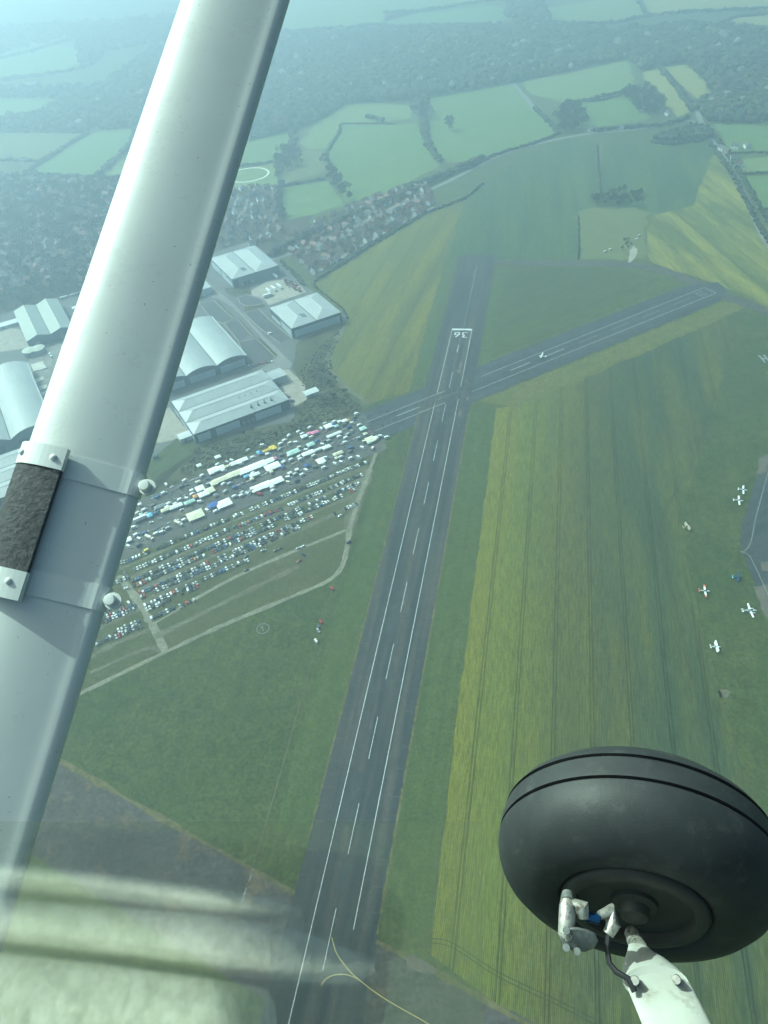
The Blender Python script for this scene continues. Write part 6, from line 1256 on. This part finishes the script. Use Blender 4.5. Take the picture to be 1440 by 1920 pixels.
# ---------------------------------------------------------------- houses
ROOFM = {'red brown': plain('red_tiles', (0.17, 0.1, 0.08), 0.8, var=0.2, sc=.8), 'brown': plain('brown_tiles', (0.08, 0.058, 0.05), 0.8, var=0.2, sc=.8), 'grey': plain('grey_tiles', (0.07, 0.074, 0.08), 0.7, var=0.2, sc=.8)}
WALLM = {'brick': plain('brick_wall', (0.24, 0.12, 0.085), 0.9, var=0.15), 'white': plain('white_render', (0.72, 0.72, 0.69), 0.8, var=0.06), 'buff': plain('buff_brick', (0.36, 0.3, 0.22), 0.9, var=0.12)}
_hm = {}
def house_parts(W, D, h, rise):
    k = (W, D)
    if k in _hm: return _hm[k]
    x, y = W / 2, D / 2; w = MB(); w.add([(-x, -y, -.3), (x, -y, -.3), (x, y, -.3), (-x, y, -.3), (-x, -y, h), (x, -y, h), (x, y, h), (-x, y, h), (-x, 0, h + rise), (x, 0, h + rise)], [(0, 1, 5, 4), (2, 3, 7, 6), (1, 2, 6, 9, 5), (3, 0, 4, 8, 7)])
    for sy in (-1, 1):
        for z in (.9, 3.3):
            for xx in (-x * .55, x * .45): w.add([(xx, sy * (y + .03), z), (xx + 1.2, sy * (y + .03), z), (xx + 1.2, sy * (y + .03), z + 1.2), (xx, sy * (y + .03), z + 1.2)], [(0, 1, 2, 3)], 1)
    o = .35; b = MB(); t = .22; e = rise / y * o
    rf = [(-x - o, -y - o, h - e), (x + o, -y - o, h - e), (x + o, 0, h + rise), (-x - o, 0, h + rise), (x + o, y + o, h - e), (-x - o, y + o, h - e)]
    b.add(rf + [(a, c, z + t) for a, c, z in rf], [(6, 7, 8, 9), (9, 8, 10, 11), (1, 0, 3, 2), (2, 3, 5, 4), (0, 1, 7, 6), (4, 5, 11, 10), (1, 2, 8, 7), (2, 4, 10, 8), (3, 0, 6, 9), (5, 3, 9, 11)])
    cb = MB(); cb.box((x * .5, -.35, h + rise - .5), (x * .5 + .7, .35, h + rise + 1.1)); _hm[k] = (w, b, cb); return _hm[k]
_hme = {}
def house(p, rz, wall, roof, label, group, W=9.0, D=8.0, h=5.2, rise=3.0, parts=True, name='house'):
    key = (wall, roof, W, D, parts)
    if key not in _hme:
        w, b, c = house_parts(W, D, h, rise)
        if parts: _hme[key] = (mesh('wall', w.v, w.f, [WALLM[wall], M_WIN], w.m), mesh('roof', b.v, b.f, ROOFM[roof]), mesh('chimney', c.v, c.f, WALLM['brick']))
        else:
            a = MB(); a.add(w.v, w.f, 0); a.m = list(w.m); a.add(b.v, b.f, 2); a.add(c.v, c.f, 3); _hme[key] = mesh('house', a.v, a.f, [WALLM[wall], M_WIN, ROOFM[roof], WALLM['brick']], a.m)
    if not parts:
        o = link(name, _hme[key], None, (p[0], p[1], 0), rz); return tag(o, label, 'house', group)
    r = empty(name, (p[0], p[1], 0), rz); tag(r, label, 'house', group); mw, mr, mc = _hme[key]
    link('wall', mw, r); rf = link('roof', mr, r); link('chimney', mc, rf); return r
lowE = P((590, 520), (668, 474), (745, 428), (815, 392)); upE = P((522, 452), (605, 408), (700, 368), (800, 338))
def along(c, t): t *= len(c) - 1; i = min(int(t), len(c) - 2); return c[i].lerp(c[i + 1], t - i)
edir = (lowE[2] - lowE[0]).normalized(); erz = math.atan2(edir.y, edir.x)
def zh(x, y): return G(380 + x / 2.77, 320 + y / 2.77)
whites = [zh(*c) for c in ((610, 410), (640, 458), (690, 372), (735, 345), (745, 295), (585, 300), (800, 252), (762, 232), (858, 228), (880, 250), (935, 180), (960, 172), (1020, 197), (1060, 180), (970, 280), (610, 325), (810, 272))]
hs = []
for i, p in enumerate(whites):
    house(p, erz + random.choice([0, math.pi / 2, math.pi / 2]) + random.gauss(0, .15), 'white', random.choice(['brown', 'grey', 'red brown']), 'white rendered house on the new housing estate beside the crop', 'white houses of the new estate', random.choice([8.0, 10.0]), 8.0); hs.append((p.x, p.y))
for r_i in range(7):
    f = (r_i + .5) / 7
    for k in range(24):
        t = (k + .5) / 24 + random.gauss(0, .004); p = along(lowE, t).lerp(along(upE, t), f + random.gauss(0, .012))
        if any((p.x - a) ** 2 + (p.y - b_) ** 2 < 120 for a, b_ in hs) or random.random() < .14 or (r_i == 5 and k % 3 == 0): continue
        hs.append((p.x, p.y)); wl = random.choice(['brick', 'brick', 'buff', 'white']); rf = random.choice(['red brown', 'red brown', 'brown', 'grey'])
        wh = 'in the terrace along the crop hedge' if r_i == 0 else 'in the street next to the blossoming hedge' if r_i == 6 else 'inside the new housing estate'
        house(p, erz + (0 if r_i in (0, 1, 6) else random.choice([0, math.pi / 2])) + random.gauss(0, .06), wl, rf, f'{wl} house with {rf} roof {wh}', 'brick houses of the new estate', random.choice([8.0, 10.0, 12.0]), 8.0)
for (a, b_) in ((lowE, .07), (upE, .0)): pass
strip('estate_street', [along(lowE, t).lerp(along(upE, t), .07) for t in (0, .2, .4, .6, .8, 1)], 5, Z3, M_ROAD); strip('estate_street', [along(lowE, t).lerp(along(upE, t), .5) for t in (0, .2, .4, .6, .8, 1)], 5, Z3 + .01, M_ROAD); strip('estate_street', [along(lowE, t).lerp(along(upE, t), .78) for t in (.1, .4, .6, .9)], 5, Z3 + .02, M_ROAD)
sheet('estate_gardens', lowE + upE[::-1], Z2, M_TOWN, 1, 12)
for k in range(26):
    t = random.random(); p = along(lowE, t).lerp(along(upE, t), .035); c = random.choice(['white', 'white', 'silver', 'black', 'grey', 'blue']); vehicle('parked_car', random.choice(KN), c, p, erz, f'{c} car parked along the street between the terrace and crop hedge', 'car', 'cars on the new housing estate', Z3 + .02)
copse([(530, 455), (600, 410), (700, 370), (800, 345), (740, 425), (600, 510)], 30, 10, ['dark', 'mid green', 'pale blossoming'], 'in a garden of the new housing estate', 'garden trees of the new estate', (.4, .7), hs)
# older houses beside the strut
ho_ = scatter([(398, 372), (420, 352), (518, 350), (526, 408), (545, 425), (505, 458), (455, 462), (400, 468)], 62, 13)
for p in ho_:
    rf, wl = random.choice(['brown', 'grey', 'brown']), random.choice(['brick', 'brick', 'buff', 'white']); house(p, R(20) + random.choice([0, math.pi / 2]) + random.gauss(0, .12), wl, rf, f'older {wl} house with {rf} roof between strut and square meadow', 'older houses beside the square meadow', random.choice([8.0, 10.0]), 8.0, parts=False)
copse([(398, 372), (420, 352), (518, 350), (526, 408), (505, 458), (400, 468)], 36, 9, ['dark', 'mid green', 'bare brown'], 'in a garden of the older houses beside the square meadow', 'garden trees of the older houses', (.5, .9), ho_.tolist())
# the town at the left
TP = [(-30, 330), (50, 334), (180, 340), (255, 345), (235, 420), (200, 510), (150, 535), (60, 552), (-30, 565)]
ht_ = scatter(TP, 210, 13)
for p in ht_:
    rf, wl = random.choice(['brown', 'grey', 'brown', 'red brown']), random.choice(['brick', 'brick', 'buff', 'white']); house(p, random.choice([R(20), R(60), R(-15)]) + random.choice([0, math.pi / 2]) + random.gauss(0, .15), wl, rf, f'{wl} town house with {rf} roof under trees, above the industrial estate', 'houses of the leafy town', random.choice([8.0, 10.0, 12.0]), 8.0, parts=False)
copse(TP, 400, 6, ['dark', 'dark', 'dark', 'dark', 'mid green', 'bare brown'], 'among the town houses above the industrial estate', 'trees of the leafy town', (.9, 1.6), ht_.tolist())
for k, (a, b_, c) in enumerate((((-20, 440), (120, 430), (240, 380)), ((0, 360), (90, 370), (200, 365)), ((40, 345), (70, 400), (90, 520)), ((-20, 500), (100, 480), (200, 470)), ((150, 345), (160, 420), (150, 520)))): strip('town_street', P(a, b_, c), 6, Z3 + .01 * k, M_ROAD)
for p in scatter(TP, 110, 9, ht_.tolist()):
    c = random.choice(['white', 'white', 'white', 'silver', 'blue', 'grey']); vehicle('parked_car', random.choice(KN), c, Vector((p[0], p[1], 0)), random.uniform(0, 6.3), f'{c} car parked among the town houses under the trees', 'car', 'cars parked in the leafy town', Z3 + .05)
# scattered country houses
for x, y, wl, rf, lab in ((798, 212, 'white', 'grey', 'white farmhouse beside the farm lane'), (790, 222, 'buff', 'brown', 'buff barn next to the white farmhouse'), (808, 208, 'white', 'grey', 'white outbuilding of the lane side farm'), (545, 292, 'brick', 'brown', 'brick cottage under trees above the paddock'), (600, 300, 'buff', 'brown', 'buff cottage at the end of the belt'), (1107, 246, 'white', 'grey', 'white house where the lane meets the copse'), (1163, 242, 'white', 'brown', 'small white house along the lane'), (1300, 195, 'white', 'grey', 'white house at the crossroads'), (1310, 205, 'buff', 'brown', 'buff house at the crossroads'), (1240, 213, 'buff', 'grey', 'buff house below the pale yellow field'), (1252, 216, 'white', 'brown', 'white cottage below the pale yellow field'),
 (1352, 282, 'white', 'grey', 'white roadside cottage first from the crossroads'), (1362, 287, 'buff', 'brown', 'buff roadside cottage behind the white one'), (1375, 300, 'white', 'grey', 'white roadside house among cottages'), (1384, 312, 'white', 'brown', 'white cottage at the far bend of the road'), (1378, 278, 'white', 'grey', 'white barn behind the roadside cottages'), (1400, 277, 'white', 'grey', 'long white barn behind the roadside cottages'), (18, 296, 'white', 'grey', 'white house at the foot of the dry pasture'), (45, 303, 'white', 'brown', 'white house under the thick hedge'), (795, 358, 'white', 'brown', 'white house at the tip of the estate'), (970, 20, 'white', 'grey', 'white house in the far hamlet'), (990, 22, 'white', 'grey', 'second white house in the far hamlet'), (1018, 119, 'white', 'grey', 'white house in front of the great wood'), (992, 133, 'white', 'grey', 'small white house at the wood edge')):
    house(G(x, y), random.uniform(0, 3.1), wl, rf, lab, None, 12.0 if 'barn' in lab or 'far' in lab else 10.0, 8.0, name='barn' if 'barn' in lab else 'house')
# little white things on the pasture
for x, y, lab in ((1133, 474, 'white hut on the rough pasture, first of two'), (1143, 470, 'white hut on the rough pasture beside another'), (1192, 451, 'white cabin beside the bare dirt patch'), (1197, 444, 'small white cabin above the dirt patch')): box_building('field_hut', lab, x, y, 3, 2, 2.0, M_TRIM, M_TRIM, 'hut', .3)
# ---------------------------------------------------------------- past about 300 of a kind in view, the smaller ones become one mass
def in_view(p):
    d = p - CAM; z = d.dot(F_)
    if z <= 0: return False
    x, y = 720 + d.dot(R_) / z * FPX, 960 - d.dot(U_) / z * FPX
    return -5 < x < 1445 and -5 < y < 1925 and not (347 - .342 * y + 4 < x < 540 - .303 * y - 4)
def mass(kind, keep, name, label):
    allo = [o for o in scn.collection.objects if o.parent is None and o.name.split('.')[0] == kind]
    allo.sort(key=lambda o: (not in_view(o.location), (o.location - CAM).length))
    rest = allo[keep:] if len(allo) > keep else []
    rest += [o for o in allo[:keep] if not in_view(o.location)]
    V, Fc, Mi, mats, idx, T = [], [], [], [], {}, []
    for o in rest:
        Mo = Matrix.LocRotScale(o.location, o.rotation_euler, o.scale)
        for c in [o] + list(o.children) + [g for ch in o.children for g in ch.children]:
            me = c.data
            if me is None: continue
            n0 = len(V); V += [Mo @ v.co for v in me.vertices]; at = me.attributes.get('tint')
            T += [tuple(d.color) for d in at.data] if at else [(0.1, 0.1, 0.1, 1)] * len(me.vertices)
            for pl in me.polygons:
                m_ = me.materials[pl.material_index]
                if m_.name not in idx: idx[m_.name] = len(mats); mats.append(m_)
                Fc.append([i + n0 for i in pl.vertices]); Mi.append(idx[m_.name])
    for o in rest:
        for c in [g for ch in o.children for g in ch.children] + list(o.children) + [o]: bpy.data.objects.remove(c)
    if V:
        me = mesh(name, V, Fc, mats, Mi); at = me.attributes.new('tint', 'FLOAT_COLOR', 'POINT'); at.data.foreach_set('color', np.array(T, np.float32).ravel())
        tag(link(name, me), label, kind='stuff')
mass('tree', 298, 'town_trees', 'smaller trees of the leafy town and the far copses')
mass('house', 298, 'town_houses', 'farther houses of the leafy town behind the strut')
mass('parked_car', 290, 'far_parked_cars', 'farther cars in the car park rows and town streets')
# ---------------------------------------------------------------- haze: one closed box of even, thin air
hz = bpy.data.materials.new('haze_air'); hz.use_nodes = True
ht = hz.node_tree; ht.nodes.clear(); ho = ht.nodes.new('ShaderNodeOutputMaterial'); hv = ht.nodes.new('ShaderNodeVolumePrincipled')
hv.inputs['Color'].default_value = HAZE_COLOR; hv.inputs['Density'].default_value = HAZE_DENSITY; hv.inputs['Anisotropy'].default_value = 0.62
ht.links.new(hv.outputs[0], ho.inputs['Volume'])
hb = MB(); hb.box((-16500, -6500, -1), (16500, 22500, ALT + 12)); haze = hb.build('haze', hz); tag(haze, kind='stuff')
